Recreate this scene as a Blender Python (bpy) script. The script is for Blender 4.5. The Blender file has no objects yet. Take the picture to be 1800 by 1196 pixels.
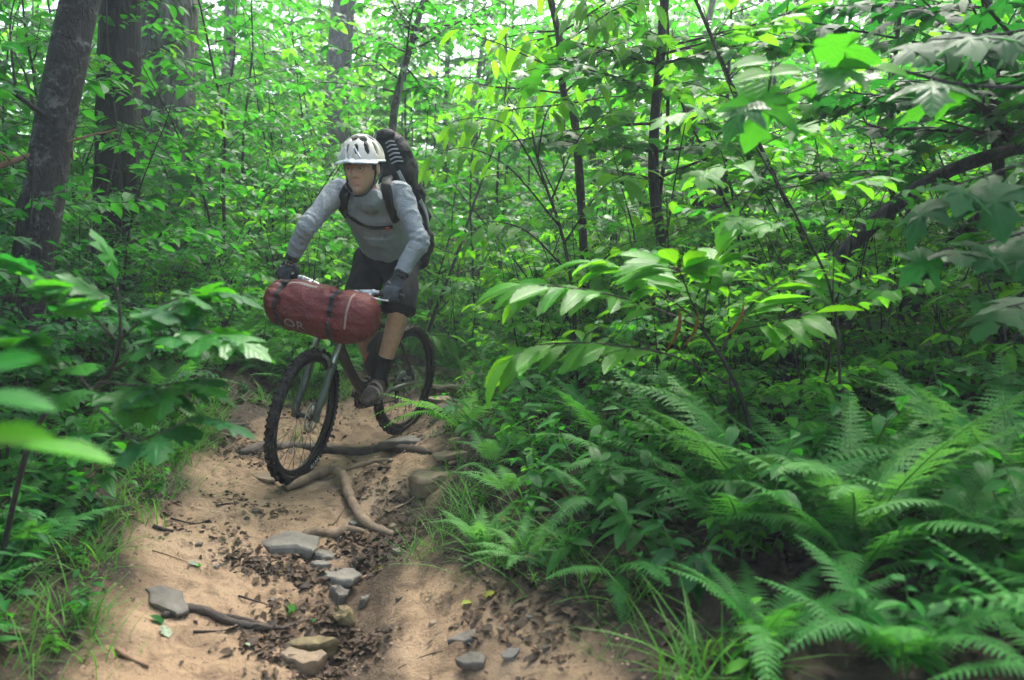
import bpy, math, random
import numpy as np
from mathutils import Vector, Matrix

rnd = random.Random(11)
rng = np.random.default_rng(11)
scene = bpy.context.scene
COL = scene.collection
R = math.radians

# ------------------------------------------------------------------ camera
FPX, CX, CY, PITCH, CZ = 1350.0, 900.0, 598.0, R(5), 1.095
cam = bpy.data.cameras.new('camera')
cam.sensor_width = 36.0
cam.lens = 36.0 * FPX / 1800.0
cam.clip_start = 0.05
cam.clip_end = 1000
cam.dof.use_dof = True
cam.dof.focus_distance = 4.3
cam.dof.aperture_fstop = 2.4
cam_o = bpy.data.objects.new('camera', cam)
COL.objects.link(cam_o)
cam_o.location = (0, 0, CZ)
cam_o.rotation_euler = (R(90) - PITCH, 0, 0)
scene.camera = cam_o

# ------------------------------------------------------------------ sky, sun, exposure
SUN_EL, SUN_AZ = 62.0, 20.0
world = bpy.data.worlds.new('World')
scene.world = world
world.use_nodes = True
wn = world.node_tree
wn.nodes.clear()
sky = wn.nodes.new('ShaderNodeTexSky')
sky.sky_type = 'NISHITA'
sky.sun_disc = False
sky.sun_elevation = R(SUN_EL)
sky.sun_rotation = R(SUN_AZ)
sky.air_density = 1.0
sky.dust_density = 6.0
sky.ozone_density = 0.6
bg = wn.nodes.new('ShaderNodeBackground')
bg.inputs['Strength'].default_value = 0.15
wo = wn.nodes.new('ShaderNodeOutputWorld')
wn.links.new(sky.outputs[0], bg.inputs['Color'])
wn.links.new(bg.outputs[0], wo.inputs['Surface'])
sun = bpy.data.lights.new('sun', 'SUN')
sun.energy = 1.5
sun.angle = R(25)
sun.color = (1.0, 0.985, 0.96)
sun_o = bpy.data.objects.new('sun', sun)
COL.objects.link(sun_o)
_d = Vector((math.sin(R(SUN_AZ)) * math.cos(R(SUN_EL)), math.cos(R(SUN_AZ)) * math.cos(R(SUN_EL)), math.sin(R(SUN_EL))))
sun_o.rotation_euler = (-_d).to_track_quat('-Z', 'Y').to_euler()
sun_o.location = (0, 0, 30)

vs = scene.view_settings
vs.view_transform = 'Standard'
vs.look = 'None'
vs.gamma = 1.0
vs.use_curve_mapping = False
vs.exposure = 2.55
scene.render.engine = 'CYCLES'
cy = scene.cycles
cy.use_denoising = True
cy.denoiser = 'OPENIMAGEDENOISE'
cy.max_bounces = 7
cy.diffuse_bounces = 3
cy.glossy_bounces = 2
cy.transmission_bounces = 4
cy.volume_bounces = 0
cy.transparent_max_bounces = 4
cy.caustics_reflective = False
cy.caustics_refractive = False
cy.use_adaptive_sampling = True
cy.adaptive_threshold = 0.02
cy.sample_clamp_indirect = 6.0

# ------------------------------------------------------------------ pixel helpers
CP, SP = math.cos(PITCH), math.sin(PITCH)
def ray(px, py):
    x = (px - CX) / FPX
    zc = -(py - CY) / FPX
    return np.array([x, CP + zc * SP, -SP + zc * CP])
CAM = np.array([0, 0, CZ])
def P(px, py, d):
    """point seen at photo pixel (px, py) at a given distance along the view axis"""
    return CAM + ray(px, py) * d
def proj(p):
    p = np.atleast_2d(p).astype(float)
    x, y, z = p.T
    z = z - CZ
    yc = y * CP - z * SP
    zc = y * SP + z * CP
    yc = np.where(np.abs(yc) < 1e-3, 1e-3, yc)
    return np.stack([CX + FPX * x / yc, CY - FPX * zc / yc, yc], -1)

# ------------------------------------------------------------------ value noise
_tab = np.random.default_rng(5).random((64, 64, 64))
def vnoise(p):
    p = np.asarray(p, float)
    i = np.floor(p).astype(int)
    f = p - i
    f = f * f * (3 - 2 * f)
    i0, i1 = i & 63, (i + 1) & 63
    x0, y0, z0 = i0[..., 0], i0[..., 1], i0[..., 2]
    x1, y1, z1 = i1[..., 0], i1[..., 1], i1[..., 2]
    fx, fy, fz = f[..., 0], f[..., 1], f[..., 2]
    a = _tab[x0, y0, z0] * (1 - fx) + _tab[x1, y0, z0] * fx
    b = _tab[x0, y1, z0] * (1 - fx) + _tab[x1, y1, z0] * fx
    c = _tab[x0, y0, z1] * (1 - fx) + _tab[x1, y0, z1] * fx
    d = _tab[x0, y1, z1] * (1 - fx) + _tab[x1, y1, z1] * fx
    a = a * (1 - fy) + b * fy
    c = c * (1 - fy) + d * fy
    return (a * (1 - fz) + c * fz) * 2 - 1
def fbm(p, o=4):
    p = np.asarray(p, float)
    s, a = 0, 1.0
    for k in range(o):
        s = s + a * vnoise(p * (2 ** k) + 17.3 * k)
        a *= 0.5
    return s
def n2(x, y, s, o=3, z=0.0):
    return fbm(np.stack([np.asarray(x) * s, np.asarray(y) * s, np.zeros_like(np.asarray(x, float)) + z], -1), o)

# ------------------------------------------------------------------ mesh building
def unit(v):
    v = np.asarray(v, float)
    return v / (np.linalg.norm(v) + 1e-12)
def perp(d):
    a = np.array([0, 0, 1.0]) if abs(d[2]) < 0.9 else np.array([1.0, 0, 0])
    return unit(np.cross(d, a))
def catmull(pts, n=6):
    pts = np.asarray(pts, float)
    if len(pts) < 3:
        return pts
    q = np.vstack([2 * pts[0] - pts[1], pts, 2 * pts[-1] - pts[-2]])
    out = []
    for i in range(1, len(q) - 2):
        for k in range(n):
            t = k / n
            out.append(0.5 * (2 * q[i] + (q[i + 1] - q[i - 1]) * t + (2 * q[i - 1] - 5 * q[i] + 4 * q[i + 1] - q[i + 2]) * t * t
                              + (3 * q[i] - q[i - 1] - 3 * q[i + 1] + q[i + 2]) * t ** 3))
    out.append(q[-2])
    return np.array(out)
class MB:
    def __init__(s):
        s.v, s.f, s.n, s.mi = [], [], 0, []
    def add(s, v, f, m=0):
        v = np.asarray(v, float).reshape(-1, 3)
        s.v.append(v)
        s.f.extend([tuple(int(i) + s.n for i in q) for q in f])
        s.mi.extend([m] * len(f))
        s.n += len(v)
        return s
    def rings(s, rings, closed=False, cap=True, m=0):
        n = len(rings[0])
        k = len(rings)
        f = []
        for i in range(k if closed else k - 1):
            a, b = i * n, ((i + 1) % k) * n
            for j in range(n):
                f.append((a + j, a + (j + 1) % n, b + (j + 1) % n, b + j))
        if cap and not closed:
            f.append(tuple(range(n - 1, -1, -1)))
            f.append(tuple(range((k - 1) * n, k * n)))
        return s.add(np.vstack(rings), f, m)
    def tube(s, pts, r, n=8, cap=True, m=0, closed=False, up=None, flat=1.0):
        pts = np.asarray(pts, float)
        r = np.broadcast_to(np.asarray(r, float), (len(pts),))
        if closed:
            t = np.roll(pts, -1, 0) - np.roll(pts, 1, 0)
        else:
            t = np.gradient(pts, axis=0)
        u = perp(unit(t[0])) if up is None else unit(up)
        a = np.linspace(0, 2 * math.pi, n, endpoint=False)
        out = []
        for i in range(len(pts)):
            d = unit(t[i])
            u = unit(u - d * (u @ d))
            w = np.cross(d, u)
            out.append(pts[i] + r[i] * (np.cos(a)[:, None] * u * flat + np.sin(a)[:, None] * w))
        return s.rings(out, closed, cap, m)
    def loft(s, secs, n=20, m=0, cap=True, power=2.0):
        """secs: (centre, axis a, axis b, ra, rb)"""
        t = np.linspace(0, 2 * math.pi, n, endpoint=False)
        c, q = np.cos(t), np.sin(t)
        e = 2.0 / power
        c = np.sign(c) * np.abs(c) ** e
        q = np.sign(q) * np.abs(q) ** e
        out = [np.asarray(C) + ra * c[:, None] * unit(A) + rb * q[:, None] * unit(B) for C, A, B, ra, rb in secs]
        return s.rings(out, cap=cap, m=m)
    def ball(s, c, r, ax=None, nu=16, nv=10, m=0):
        ax = np.eye(3) if ax is None else np.asarray(ax, float)
        r = np.broadcast_to(np.asarray(r, float), (3,))
        v = [(0, 0, 1)]
        for i in range(1, nv):
            th = math.pi * i / nv
            for j in range(nu):
                ph = 2 * math.pi * j / nu
                v.append((math.sin(th) * math.cos(ph), math.sin(th) * math.sin(ph), math.cos(th)))
        v.append((0, 0, -1))
        v = np.array(v) * r
        f = []
        for j in range(nu):
            f.append((0, 1 + j, 1 + (j + 1) % nu))
        for i in range(nv - 2):
            a, b = 1 + i * nu, 1 + (i + 1) * nu
            for j in range(nu):
                f.append((a + j, b + j, b + (j + 1) % nu, a + (j + 1) % nu))
        a = 1 + (nv - 2) * nu
        e = len(v) - 1
        for j in range(nu):
            f.append((a + j, e, a + (j + 1) % nu))
        return s.add(v @ ax + np.asarray(c), f, m)
    def box(s, c, size, ax=None, m=0, bev=0.0):
        ax = np.eye(3) if ax is None else np.asarray(ax, float)
        x, y, z = np.asarray(size, float) / 2
        if bev <= 0:
            v = np.array([(i, j, k) for k in (-z, z) for j in (-y, y) for i in (-x, x)])
            f = [(0, 2, 3, 1), (4, 5, 7, 6), (0, 1, 5, 4), (2, 6, 7, 3), (0, 4, 6, 2), (1, 3, 7, 5)]
            return s.add(v @ ax + np.asarray(c), f, m)
        b = min(bev, x * .9, y * .9, z * .9)
        secs = []
        for zz, k in ((-z, b), (-z + b, 0), (z - b, 0), (z, b)):
            X, Y = x - k, y - k
            e = b * .6
            secs.append(np.array([(X - e, -Y, zz), (X, -Y + e, zz), (X, Y - e, zz), (X - e, Y, zz), (-X + e, Y, zz), (-X, Y - e, zz), (-X, -Y + e, zz), (-X + e, -Y, zz)]) @ ax + np.asarray(c))
        return s.rings(secs, m=m)
    def lathe(s, prof, c, axis, n=32, m=0, cap=True):
        axis = unit(axis)
        u = perp(axis)
        w = np.cross(axis, u)
        t = np.linspace(0, 2 * math.pi, n, endpoint=False)
        return s.rings([np.asarray(c) + axis * h + r * (np.cos(t)[:, None] * u + np.sin(t)[:, None] * w) for r, h in prof], cap=cap, m=m)
    def verts(s):
        return np.vstack(s.v)
    def mesh(s, name, off=None, smooth=True):
        v = s.verts()
        if off is not None:
            v = v - np.asarray(off)
        me = bpy.data.meshes.new(name)
        me.from_pydata(v.tolist(), [], s.f)
        if any(s.mi):
            me.polygons.foreach_set('material_index', s.mi)
        if smooth:
            me.polygons.foreach_set('use_smooth', [True] * len(s.f))
        me.update()
        return me
def link(name, me, mats=None, parent=None, matrix=None):
    o = bpy.data.objects.new(name, me)
    COL.objects.link(o)
    if mats is not None and me is not None and len(me.materials) == 0:
        for m in (mats if isinstance(mats, (list, tuple)) else [mats]):
            me.materials.append(m)
    if parent is not None:
        o.parent = parent
    if matrix is not None:
        o.matrix_local = matrix
    return o
def tag(o, label=None, cat=None, group=None, kind=None):
    if label: o['label'] = label
    if cat: o['category'] = cat
    if group: o['group'] = group
    if kind: o['kind'] = kind
    return o
def thing(name, label, cat, loc=(0, 0, 0), group=None, rz=0.0):
    o = bpy.data.objects.new(name, None)
    o.empty_display_size = 0.1
    COL.objects.link(o)
    o.location = tuple(float(c) for c in loc)
    o.rotation_euler = (0, 0, rz)
    return tag(o, label, cat, group)
def copy_tree(o, parent=None):
    c = o.copy()
    COL.objects.link(c)
    c.parent = parent
    for ch in o.children:
        copy_tree(ch, c)
    return c
def mat4(x, y, z, p, s=1.0):
    m = Matrix.Identity(4)
    for i in range(3):
        m[i][0], m[i][1], m[i][2], m[i][3] = float(x[i]) * s, float(y[i]) * s, float(z[i]) * s, float(p[i])
    return m
def remesh(mb, voxel, smooth=4, fac=0.5):
    ob = bpy.data.objects.new('tmp', mb.mesh('tmp'))
    COL.objects.link(ob)
    m = ob.modifiers.new('r', 'REMESH')
    m.mode = 'VOXEL'
    m.voxel_size = voxel
    if smooth:
        k = ob.modifiers.new('s', 'SMOOTH')
        k.factor = fac
        k.iterations = smooth
    dg = bpy.context.evaluated_depsgraph_get()
    me = bpy.data.meshes.new_from_object(ob.evaluated_get(dg))
    old = ob.data
    bpy.data.objects.remove(ob)
    bpy.data.meshes.remove(old)
    me.polygons.foreach_set('use_smooth', [True] * len(me.polygons))
    return me
def get_v(me):
    a = np.empty(len(me.vertices) * 3)
    me.vertices.foreach_get('co', a)
    return a.reshape(-1, 3)
def get_n(me):
    a = np.empty(len(me.vertices) * 3)
    me.vertices.foreach_get('normal', a)
    return a.reshape(-1, 3)
def set_v(me, v):
    me.vertices.foreach_set('co', np.ascontiguousarray(v, dtype=np.float32).ravel())
    me.update()
def set_col(me, name, c):
    a = me.attributes.new(name, 'FLOAT_VECTOR', 'POINT')
    a.data.foreach_set('vector', np.ascontiguousarray(c, dtype=np.float32).ravel())
def text_mesh(txt, size):
    """flat outline mesh of lettering: vertices, faces, width centred on x"""
    cu = bpy.data.curves.new('t', 'FONT')
    cu.body = txt
    cu.size = size
    cu.resolution_u = 3
    ob = bpy.data.objects.new('t', cu)
    COL.objects.link(ob)
    dg = bpy.context.evaluated_depsgraph_get()
    me = bpy.data.meshes.new_from_object(ob.evaluated_get(dg))
    v = get_v(me)
    f = [tuple(p.vertices) for p in me.polygons]
    bpy.data.objects.remove(ob)
    bpy.data.meshes.remove(me)
    v[:, 0] -= (v[:, 0].min() + v[:, 0].max()) / 2
    v[:, 1] -= (v[:, 1].min() + v[:, 1].max()) / 2
    return v, f

# ------------------------------------------------------------------ materials
def new_mat(name):
    m = bpy.data.materials.new(name)
    m.use_nodes = True
    nt = m.node_tree
    return m, nt, nt.nodes['Principled BSDF'], nt.nodes['Material Output']
def nd(nt, t, **kw):
    n = nt.nodes.new(t)
    for k, v in kw.items():
        if k in n.inputs:
            n.inputs[k].default_value = v
        else:
            setattr(n, k, v)
    return n
def ramp(nt, src, stops):
    r = nt.nodes.new('ShaderNodeValToRGB')
    e = r.color_ramp.elements
    while len(e) < len(stops):
        e.new(0.5)
    for q, (p, c) in zip(e, stops):
        q.position = p
        q.color = (*c, 1) if len(c) == 3 else c
    nt.links.new(src, r.inputs[0])
    return r.outputs[0]
def mixc(nt, fac, a, b, mode='MIX'):
    n = nt.nodes.new('ShaderNodeMix')
    n.data_type = 'RGBA'
    n.blend_type = mode
    for s, i in ((fac, 0), (a, 6), (b, 7)):
        if hasattr(s, 'is_linked'):
            nt.links.new(s, n.inputs[i])
        elif i == 0:
            n.inputs[0].default_value = s
        else:
            n.inputs[i].default_value = (*s, 1)
    return n.outputs[2]
def math_n(nt, op, a, b=None):
    n = nt.nodes.new('ShaderNodeMath')
    n.operation = op
    for s, i in ((a, 0), (b, 1)):
        if s is None:
            continue
        if hasattr(s, 'is_linked'):
            nt.links.new(s, n.inputs[i])
        else:
            n.inputs[i].default_value = s
    return n.outputs[0]
def noise_n(nt, scale, detail=4, rough=0.6, coord=None, dist=0.0):
    n = nd(nt, 'ShaderNodeTexNoise', Scale=scale, Detail=detail, Roughness=rough, Distortion=dist)
    if coord is not None:
        nt.links.new(coord, n.inputs['Vector'])
    return n.outputs[0]
def bump_n(nt, h, strength, dist=0.01):
    b = nd(nt, 'ShaderNodeBump', Strength=strength, Distance=dist)
    nt.links.new(h, b.inputs['Height'])
    return b.outputs[0]
def surf(name, c1, c2, scale=20.0, rough=0.6, metal=0.0, bump=0.3, bscale=None, bdist=0.004, rough2=None, c3=None, spec=0.5, stretch=None, sheen=0.0):
    """mottled two- or three-tone surface with fine relief"""
    m, nt, b, out = new_mat(name)
    tc = nt.nodes.new('ShaderNodeTexCoord').outputs['Object']
    if stretch:
        mp = nd(nt, 'ShaderNodeMapping')
        mp.inputs['Scale'].default_value = stretch
        nt.links.new(tc, mp.inputs['Vector'])
        tc = mp.outputs[0]
    h = noise_n(nt, scale, 5, 0.62, tc, 0.3)
    st = [(0.32, c1), (0.68, c2)] if c3 is None else [(0.28, c1), (0.5, c2), (0.72, c3)]
    nt.links.new(ramp(nt, h, st), b.inputs['Base Color'])
    h2 = noise_n(nt, bscale or scale * 4, 6, 0.65, tc)
    nt.links.new(bump_n(nt, h2, bump, bdist), b.inputs['Normal'])
    b.inputs['Metallic'].default_value = metal
    b.inputs['Specular IOR Level'].default_value = spec
    if sheen:
        b.inputs['Sheen Weight'].default_value = sheen
    if rough2 is None:
        b.inputs['Roughness'].default_value = rough
    else:
        r = nd(nt, 'ShaderNodeMapRange')
        nt.links.new(h, r.inputs[0])
        r.inputs[1].default_value, r.inputs[2].default_value = 0.3, 0.7
        r.inputs[3].default_value, r.inputs[4].default_value = rough, rough2
        nt.links.new(r.outputs[0], b.inputs['Roughness'])
    return m
def leaf_mat(name, dark, light, trans, rough=0.36, tw=0.45, veins=9.0, spec=0.18):
    """leaf: colour varies leaf by leaf, midrib and side veins, light shines through"""
    m, nt, b, out = new_mat(name)
    at = nd(nt, 'ShaderNodeAttribute', attribute_name='luv')
    sx = nt.nodes.new('ShaderNodeSeparateXYZ')
    nt.links.new(at.outputs['Vector'], sx.inputs[0])
    x, y, t = sx.outputs
    oi = nt.nodes.new('ShaderNodeObjectInfo')
    v = math_n(nt, 'ADD', t, oi.outputs['Random'])
    v = math_n(nt, 'FRACT', v)
    base = mixc(nt, v, dark, light)
    ax = math_n(nt, 'ABSOLUTE', x)
    k = math_n(nt, 'SUBTRACT', y, math_n(nt, 'MULTIPLY', ax, 0.9))
    sv = math_n(nt, 'SINE', math_n(nt, 'MULTIPLY', k, veins * 6.283))
    sv = math_n(nt, 'POWER', math_n(nt, 'ABSOLUTE', sv), 0.35)
    mid = math_n(nt, 'MINIMUM', math_n(nt, 'MULTIPLY', ax, 26.0), 1.0)
    h = math_n(nt, 'MULTIPLY', sv, mid)
    inv = math_n(nt, 'MULTIPLY', math_n(nt, 'SUBTRACT', 1.0, h), 0.35)
    base = mixc(nt, inv, base, tuple(min(1, c * 2.0 + 0.01) for c in light))
    tcv = nt.nodes.new('ShaderNodeTexCoord').outputs['Object']
    nz = noise_n(nt, 6.0, 4, 0.7, tcv)
    base = mixc(nt, math_n(nt, 'MULTIPLY', ramp(nt, nz, [(0.42, (0, 0, 0)), (0.70, (1, 1, 1))]), 0.55), base, tuple(c * 0.5 for c in dark))
    sp = noise_n(nt, 21.0, 2, 0.5, tcv)
    base = mixc(nt, ramp(nt, sp, [(0.72, (0, 0, 0)), (0.76, (0.6, 0.6, 0.6))]), base, (0.10, 0.075, 0.02))
    nt.links.new(base, b.inputs['Base Color'])
    b.inputs['Roughness'].default_value = rough
    b.inputs['Specular IOR Level'].default_value = 0.5
    b.inputs['IOR'].default_value = 1.24 + spec * 0.6
    nt.links.new(bump_n(nt, h, 0.35, 0.004), b.inputs['Normal'])
    tr = nt.nodes.new('ShaderNodeBsdfTranslucent')
    nt.links.new(mixc(nt, v, tuple(c * 0.75 for c in trans), trans), tr.inputs['Color'])
    mx = nt.nodes.new('ShaderNodeMixShader')
    mx.inputs[0].default_value = tw
    nt.links.new(b.outputs[0], mx.inputs[1])
    nt.links.new(tr.outputs[0], mx.inputs[2])
    nt.links.new(mx.outputs[0], out.inputs['Surface'])
    return m

M = {}
M['leaf_beech'] = leaf_mat('leaf_beech', (0.010, 0.105, 0.024), (0.028, 0.195, 0.022), (0.075, 0.470, 0.022))
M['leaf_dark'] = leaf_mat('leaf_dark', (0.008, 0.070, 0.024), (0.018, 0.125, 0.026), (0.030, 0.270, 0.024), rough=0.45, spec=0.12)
M['leaf_lime'] = leaf_mat('leaf_lime', (0.030, 0.195, 0.016), (0.082, 0.320, 0.020), (0.220, 0.700, 0.022), tw=0.55)
M['leaf_chestnut'] = leaf_mat('leaf_chestnut', (0.028, 0.155, 0.012), (0.080, 0.285, 0.014), (0.230, 0.640, 0.010), rough=0.34, tw=0.5, veins=14.0, spec=0.2)
M['leaf_maple'] = leaf_mat('leaf_maple', (0.012, 0.100, 0.022), (0.030, 0.175, 0.020), (0.085, 0.450, 0.015), rough=0.36, veins=4.0, spec=0.2)
M['leaf_far'] = leaf_mat('leaf_far', (0.022, 0.145, 0.030), (0.060, 0.265, 0.036), (0.160, 0.600, 0.034), rough=0.45, tw=0.5)
M['fern'] = leaf_mat('fern', (0.020, 0.140, 0.032), (0.062, 0.245, 0.042), (0.120, 0.500, 0.040), rough=0.45, tw=0.4, veins=3.0)
M['fern_pale'] = leaf_mat('fern_pale', (0.055, 0.210, 0.055), (0.130, 0.330, 0.085), (0.180, 0.540, 0.070), rough=0.4, tw=0.4, veins=3.0)
M['fern_bright'] = leaf_mat('fern_bright', (0.060, 0.270, 0.018), (0.120, 0.400, 0.022), (0.250, 0.720, 0.020), rough=0.45, tw=0.45, veins=3.0)
M['grass'] = leaf_mat('grass', (0.024, 0.125, 0.020), (0.065, 0.215, 0.024), (0.140, 0.440, 0.020), rough=0.42, tw=0.4, veins=1.0)
M['leaf_dead'] = leaf_mat('leaf_dead', (0.100, 0.045, 0.018), (0.240, 0.120, 0.040), (0.260, 0.110, 0.025), rough=0.6, tw=0.25)
M['leaf_litter'] = leaf_mat('leaf_litter', (0.018, 0.012, 0.009), (0.095, 0.058, 0.034), (0.030, 0.018, 0.008), rough=0.5, tw=0.08)
M['leaf_pale'] = leaf_mat('leaf_pale', (0.200, 0.270, 0.180), (0.300, 0.360, 0.250), (0.150, 0.220, 0.100), rough=0.5, tw=0.2)
M['leaf_yellow'] = leaf_mat('leaf_yellow', (0.230, 0.300, 0.030), (0.330, 0.330, 0.040), (0.350, 0.380, 0.030), rough=0.5, tw=0.3)
M['twig'] = surf('twig', (0.007, 0.006, 0.005), (0.026, 0.020, 0.015), 25, 0.8, bump=0.5)
M['twig_tan'] = surf('twig_tan', (0.10, 0.055, 0.030), (0.26, 0.16, 0.095), 18, 0.8, bump=0.5)
M['green_stem'] = surf('green_stem', (0.045, 0.110, 0.025), (0.080, 0.170, 0.040), 15, 0.5, bump=0.1)
M['root'] = surf('root', (0.050, 0.034, 0.022), (0.200, 0.135, 0.085), 9, 0.75, bump=0.9, bscale=40, bdist=0.008, c3=(0.290, 0.215, 0.145), stretch=(1, 1, 1))
M['root_dark'] = surf('root_dark', (0.018, 0.013, 0.010), (0.060, 0.042, 0.030), 9, 0.75, bump=0.9, bscale=40, bdist=0.008)
def bark_mat(name, c1, c2, c3, vs_=16.0, stretch=(1, 1, 0.22), bump=1.0, lichen=None, lich_t=0.62):
    """furrowed bark: ridges running up the trunk, broken crosswise"""
    m, nt, b, out = new_mat(name)
    tc = nt.nodes.new('ShaderNodeTexCoord').outputs['Object']
    mp = nd(nt, 'ShaderNodeMapping')
    mp.inputs['Scale'].default_value = stretch
    nt.links.new(tc, mp.inputs['Vector'])
    a1 = noise_n(nt, vs_, 3, 0.55, mp.outputs[0], 0.8)
    rid = math_n(nt, 'MULTIPLY', math_n(nt, 'ABSOLUTE', math_n(nt, 'SUBTRACT', a1, 0.5)), 5.0)
    rid = math_n(nt, 'MINIMUM', rid, 1.0)
    fine = noise_n(nt, vs_ * 3.5, 7, 0.72, tc)
    h = math_n(nt, 'ADD', math_n(nt, 'MULTIPLY', rid, 0.7), math_n(nt, 'MULTIPLY', fine, 0.6))
    c = ramp(nt, math_n(nt, 'MULTIPLY', h, 0.8), [(0.20, c1), (0.5, c2), (0.85, c3)])
    if lichen:
        ln = noise_n(nt, 13.0, 6, 0.75, tc, 0.5)
        lf = ramp(nt, ln, [(lich_t - 0.05, (0, 0, 0)), (lich_t + 0.04, (1, 1, 1))])
        c = mixc(nt, math_n(nt, 'MULTIPLY', lf, 0.7), c, lichen)
    nt.links.new(c, b.inputs['Base Color'])
    b.inputs['Roughness'].default_value = 0.8
    nt.links.new(bump_n(nt, h, bump, 0.025), b.inputs['Normal'])
    return m
M['bark_lichen'] = bark_mat('bark_lichen', (0.003, 0.003, 0.0035), (0.012, 0.012, 0.012), (0.028, 0.027, 0.026), 30, (1, 1, 0.35), 0.8, (0.13, 0.135, 0.13), 0.585)
M['bark_dark'] = bark_mat('bark_dark', (0.002, 0.002, 0.0025), (0.007, 0.007, 0.007), (0.016, 0.015, 0.015), 14, (1, 1, 0.10), 0.8)
M['bark_grey'] = bark_mat('bark_grey', (0.030, 0.026, 0.024), (0.115, 0.104, 0.096), (0.200, 0.185, 0.172), 13, (1, 1, 0.25), 1.0)
M['bark_sapling'] = bark_mat('bark_sapling', (0.008, 0.007, 0.006), (0.022, 0.018, 0.015), (0.045, 0.039, 0.034), 40, (1, 1, 0.4), 0.5)
M['stone'] = surf('stone', (0.085, 0.076, 0.062), (0.165, 0.150, 0.126), 7, 0.75, bump=0.9, bscale=45, bdist=0.008, c3=(0.235, 0.215, 0.178))
M['stone_dark'] = surf('stone_dark', (0.062, 0.054, 0.044), (0.130, 0.116, 0.098), 7, 0.65, bump=0.6, bscale=45, bdist=0.005)
M['stone_tan'] = surf('stone_tan', (0.130, 0.095, 0.060), (0.260, 0.190, 0.120), 7, 0.75, bump=0.7, bscale=40, bdist=0.006)
M['stone_moss'] = surf('stone_moss', (0.040, 0.036, 0.020), (0.140, 0.105, 0.045), 14, 0.75, bump=0.8, bscale=50, bdist=0.006, c3=(0.280, 0.215, 0.120))

# ================================================================== TERRAIN
_YL = np.array([-20, 1.0, 2.2, 2.8, 3.6, 4.5, 5.4, 6.0, 6.6, 7.2, 30])
_XL = np.array([-1.0, -1.15, -1.30, -1.45, -1.60, -1.70, -1.25, -0.75, 0.10, 2.2, 70.0])
_XR = np.array([0.6, 0.52, 0.34, -0.15, -0.30, -0.33, -0.30, -0.08, 0.80, 3.0, 72.0])
def edges(y):
    return np.interp(y, _YL, _XL), np.interp(y, _YL, _XR)
_YC = np.array([-20, 1.0, 2.0, 2.8, 3.3, 3.9, 4.6, 5.5, 7.0, 8.2, 9.5, 30])
_XC = np.array([-0.40, -0.42, -0.47, -0.57, -0.66, -0.85, -0.85, -0.75, -0.50, -0.3, -0.2, 0.0])
_ZB = np.array([-0.30, -0.28, -0.24, -0.15, -0.09, -0.01, 0.045, 0.10, 0.22, 0.33, 0.43, 2.6])
_DX = np.array([-60, -6, -3.0, -1.7, -1.15, -0.75, -0.45, -0.2, 0, 0.16, 0.40, 0.75, 1.2, 2.0, 4.0, 60])
_DZ = np.array([1.0, 0.75, 0.62, 0.52, 0.36, 0.17, 0.075, 0.02, 0.0, 0.035, 0.15, 0.30, 0.46, 0.60, 0.75, 1.0])
def smooth_interp(x, xp, fp):
    s = 0.0
    for o, w in ((-0.10, .2), (-0.05, .2), (0, .2), (0.05, .2), (0.10, .2)):
        s = s + w * np.interp(x + o, xp, fp)
    return s
def _h0(x, y):
    x, y = np.asarray(x, float), np.asarray(y, float)
    xc = smooth_interp(y, _YC, _XC)
    d = x - xc
    far = np.clip((y - 5.0) / 4.0, 0, 1)
    z = smooth_interp(y, _YC, _ZB) + smooth_interp(d, _DX, _DZ) * (1 - 0.55 * far)
    # the gully scoured along the middle, below the ledge
    near = np.clip((4.2 - y) / 0.6, 0, 1)
    xg = np.interp(y, [1, 2.3, 2.75, 3.05, 3.4, 4.0], [-0.42, -0.50, -0.56, -0.60, -0.50, -0.42])
    z -= near * 0.075 * np.exp(-((x - xg + 0.05 * n2(x, y, 4.0, 2, 4.0)) / 0.12) ** 2)
    # earth ledge under the root between the wheels
    z -= 0.035 * np.exp(-((y - 4.42) / 0.10) ** 2) * np.exp(-((x + 0.85) / 0.5) ** 2)
    # uneven ground
    xl, xr = edges(y)
    on = np.clip((x - xl) / 0.25, 0, 1) * np.clip((xr - x) / 0.25, 0, 1)
    z += n2(x, y, 1.3, 2) * 0.035 + n2(x, y, 5.0, 3, 3.0) * (0.010 + 0.010 * (1 - on))
    z += n2(x, y, 22.0, 3, 7.0) * 0.008
    z += on * n2(x, y, 48.0, 2, 5.0) * 0.003
    rut = 1 - np.abs(fbm(np.stack([(x + .35 * y * 0.0) * 4.2, y * 1.7, 0 * x + 2.0], -1), 2)) * 2.2
    z -= on * np.clip(rut, 0, 1) ** 3 * 0.030
    z += n2(x, y, 0.12, 2, 9.0) * 0.5 * np.clip((np.hypot(x, y - 3) - 8) / 12, 0, 1)
    return z
_FIX = []
def h(x, y):
    z = _h0(x, y)
    for fx, fy, dz, r in _FIX:
        z = z + dz * np.exp(-((np.asarray(x) - fx) ** 2 + (np.asarray(y) - fy) ** 2) / r ** 2)
    return z
RA = np.array([-0.686, 4.905, 0.407])
FA = np.array([-1.083, 3.937, 0.357])
LEAN = R(6.8)
WR = 0.36
for ax_, r_ in ((FA, 0.28), (RA, 0.28)):
    cx_, cy_ = ax_[0] - math.sin(LEAN) * WR * 0.95, ax_[1]
    _FIX.append((cx_, cy_, float(ax_[2] - WR * math.cos(LEAN) - 0.002 - h(cx_, cy_)), r_))
for ax_, r_ in ((FA, 0.28), (RA, 0.28)):
    cx_, cy_ = ax_[0] - math.sin(LEAN) * WR * 0.95, ax_[1]
    _FIX.append((cx_, cy_, float(ax_[2] - WR * math.cos(LEAN) - 0.002 - h(cx_, cy_)), 0.2))
def H(x, y):
    return float(h(x, y))
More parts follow.
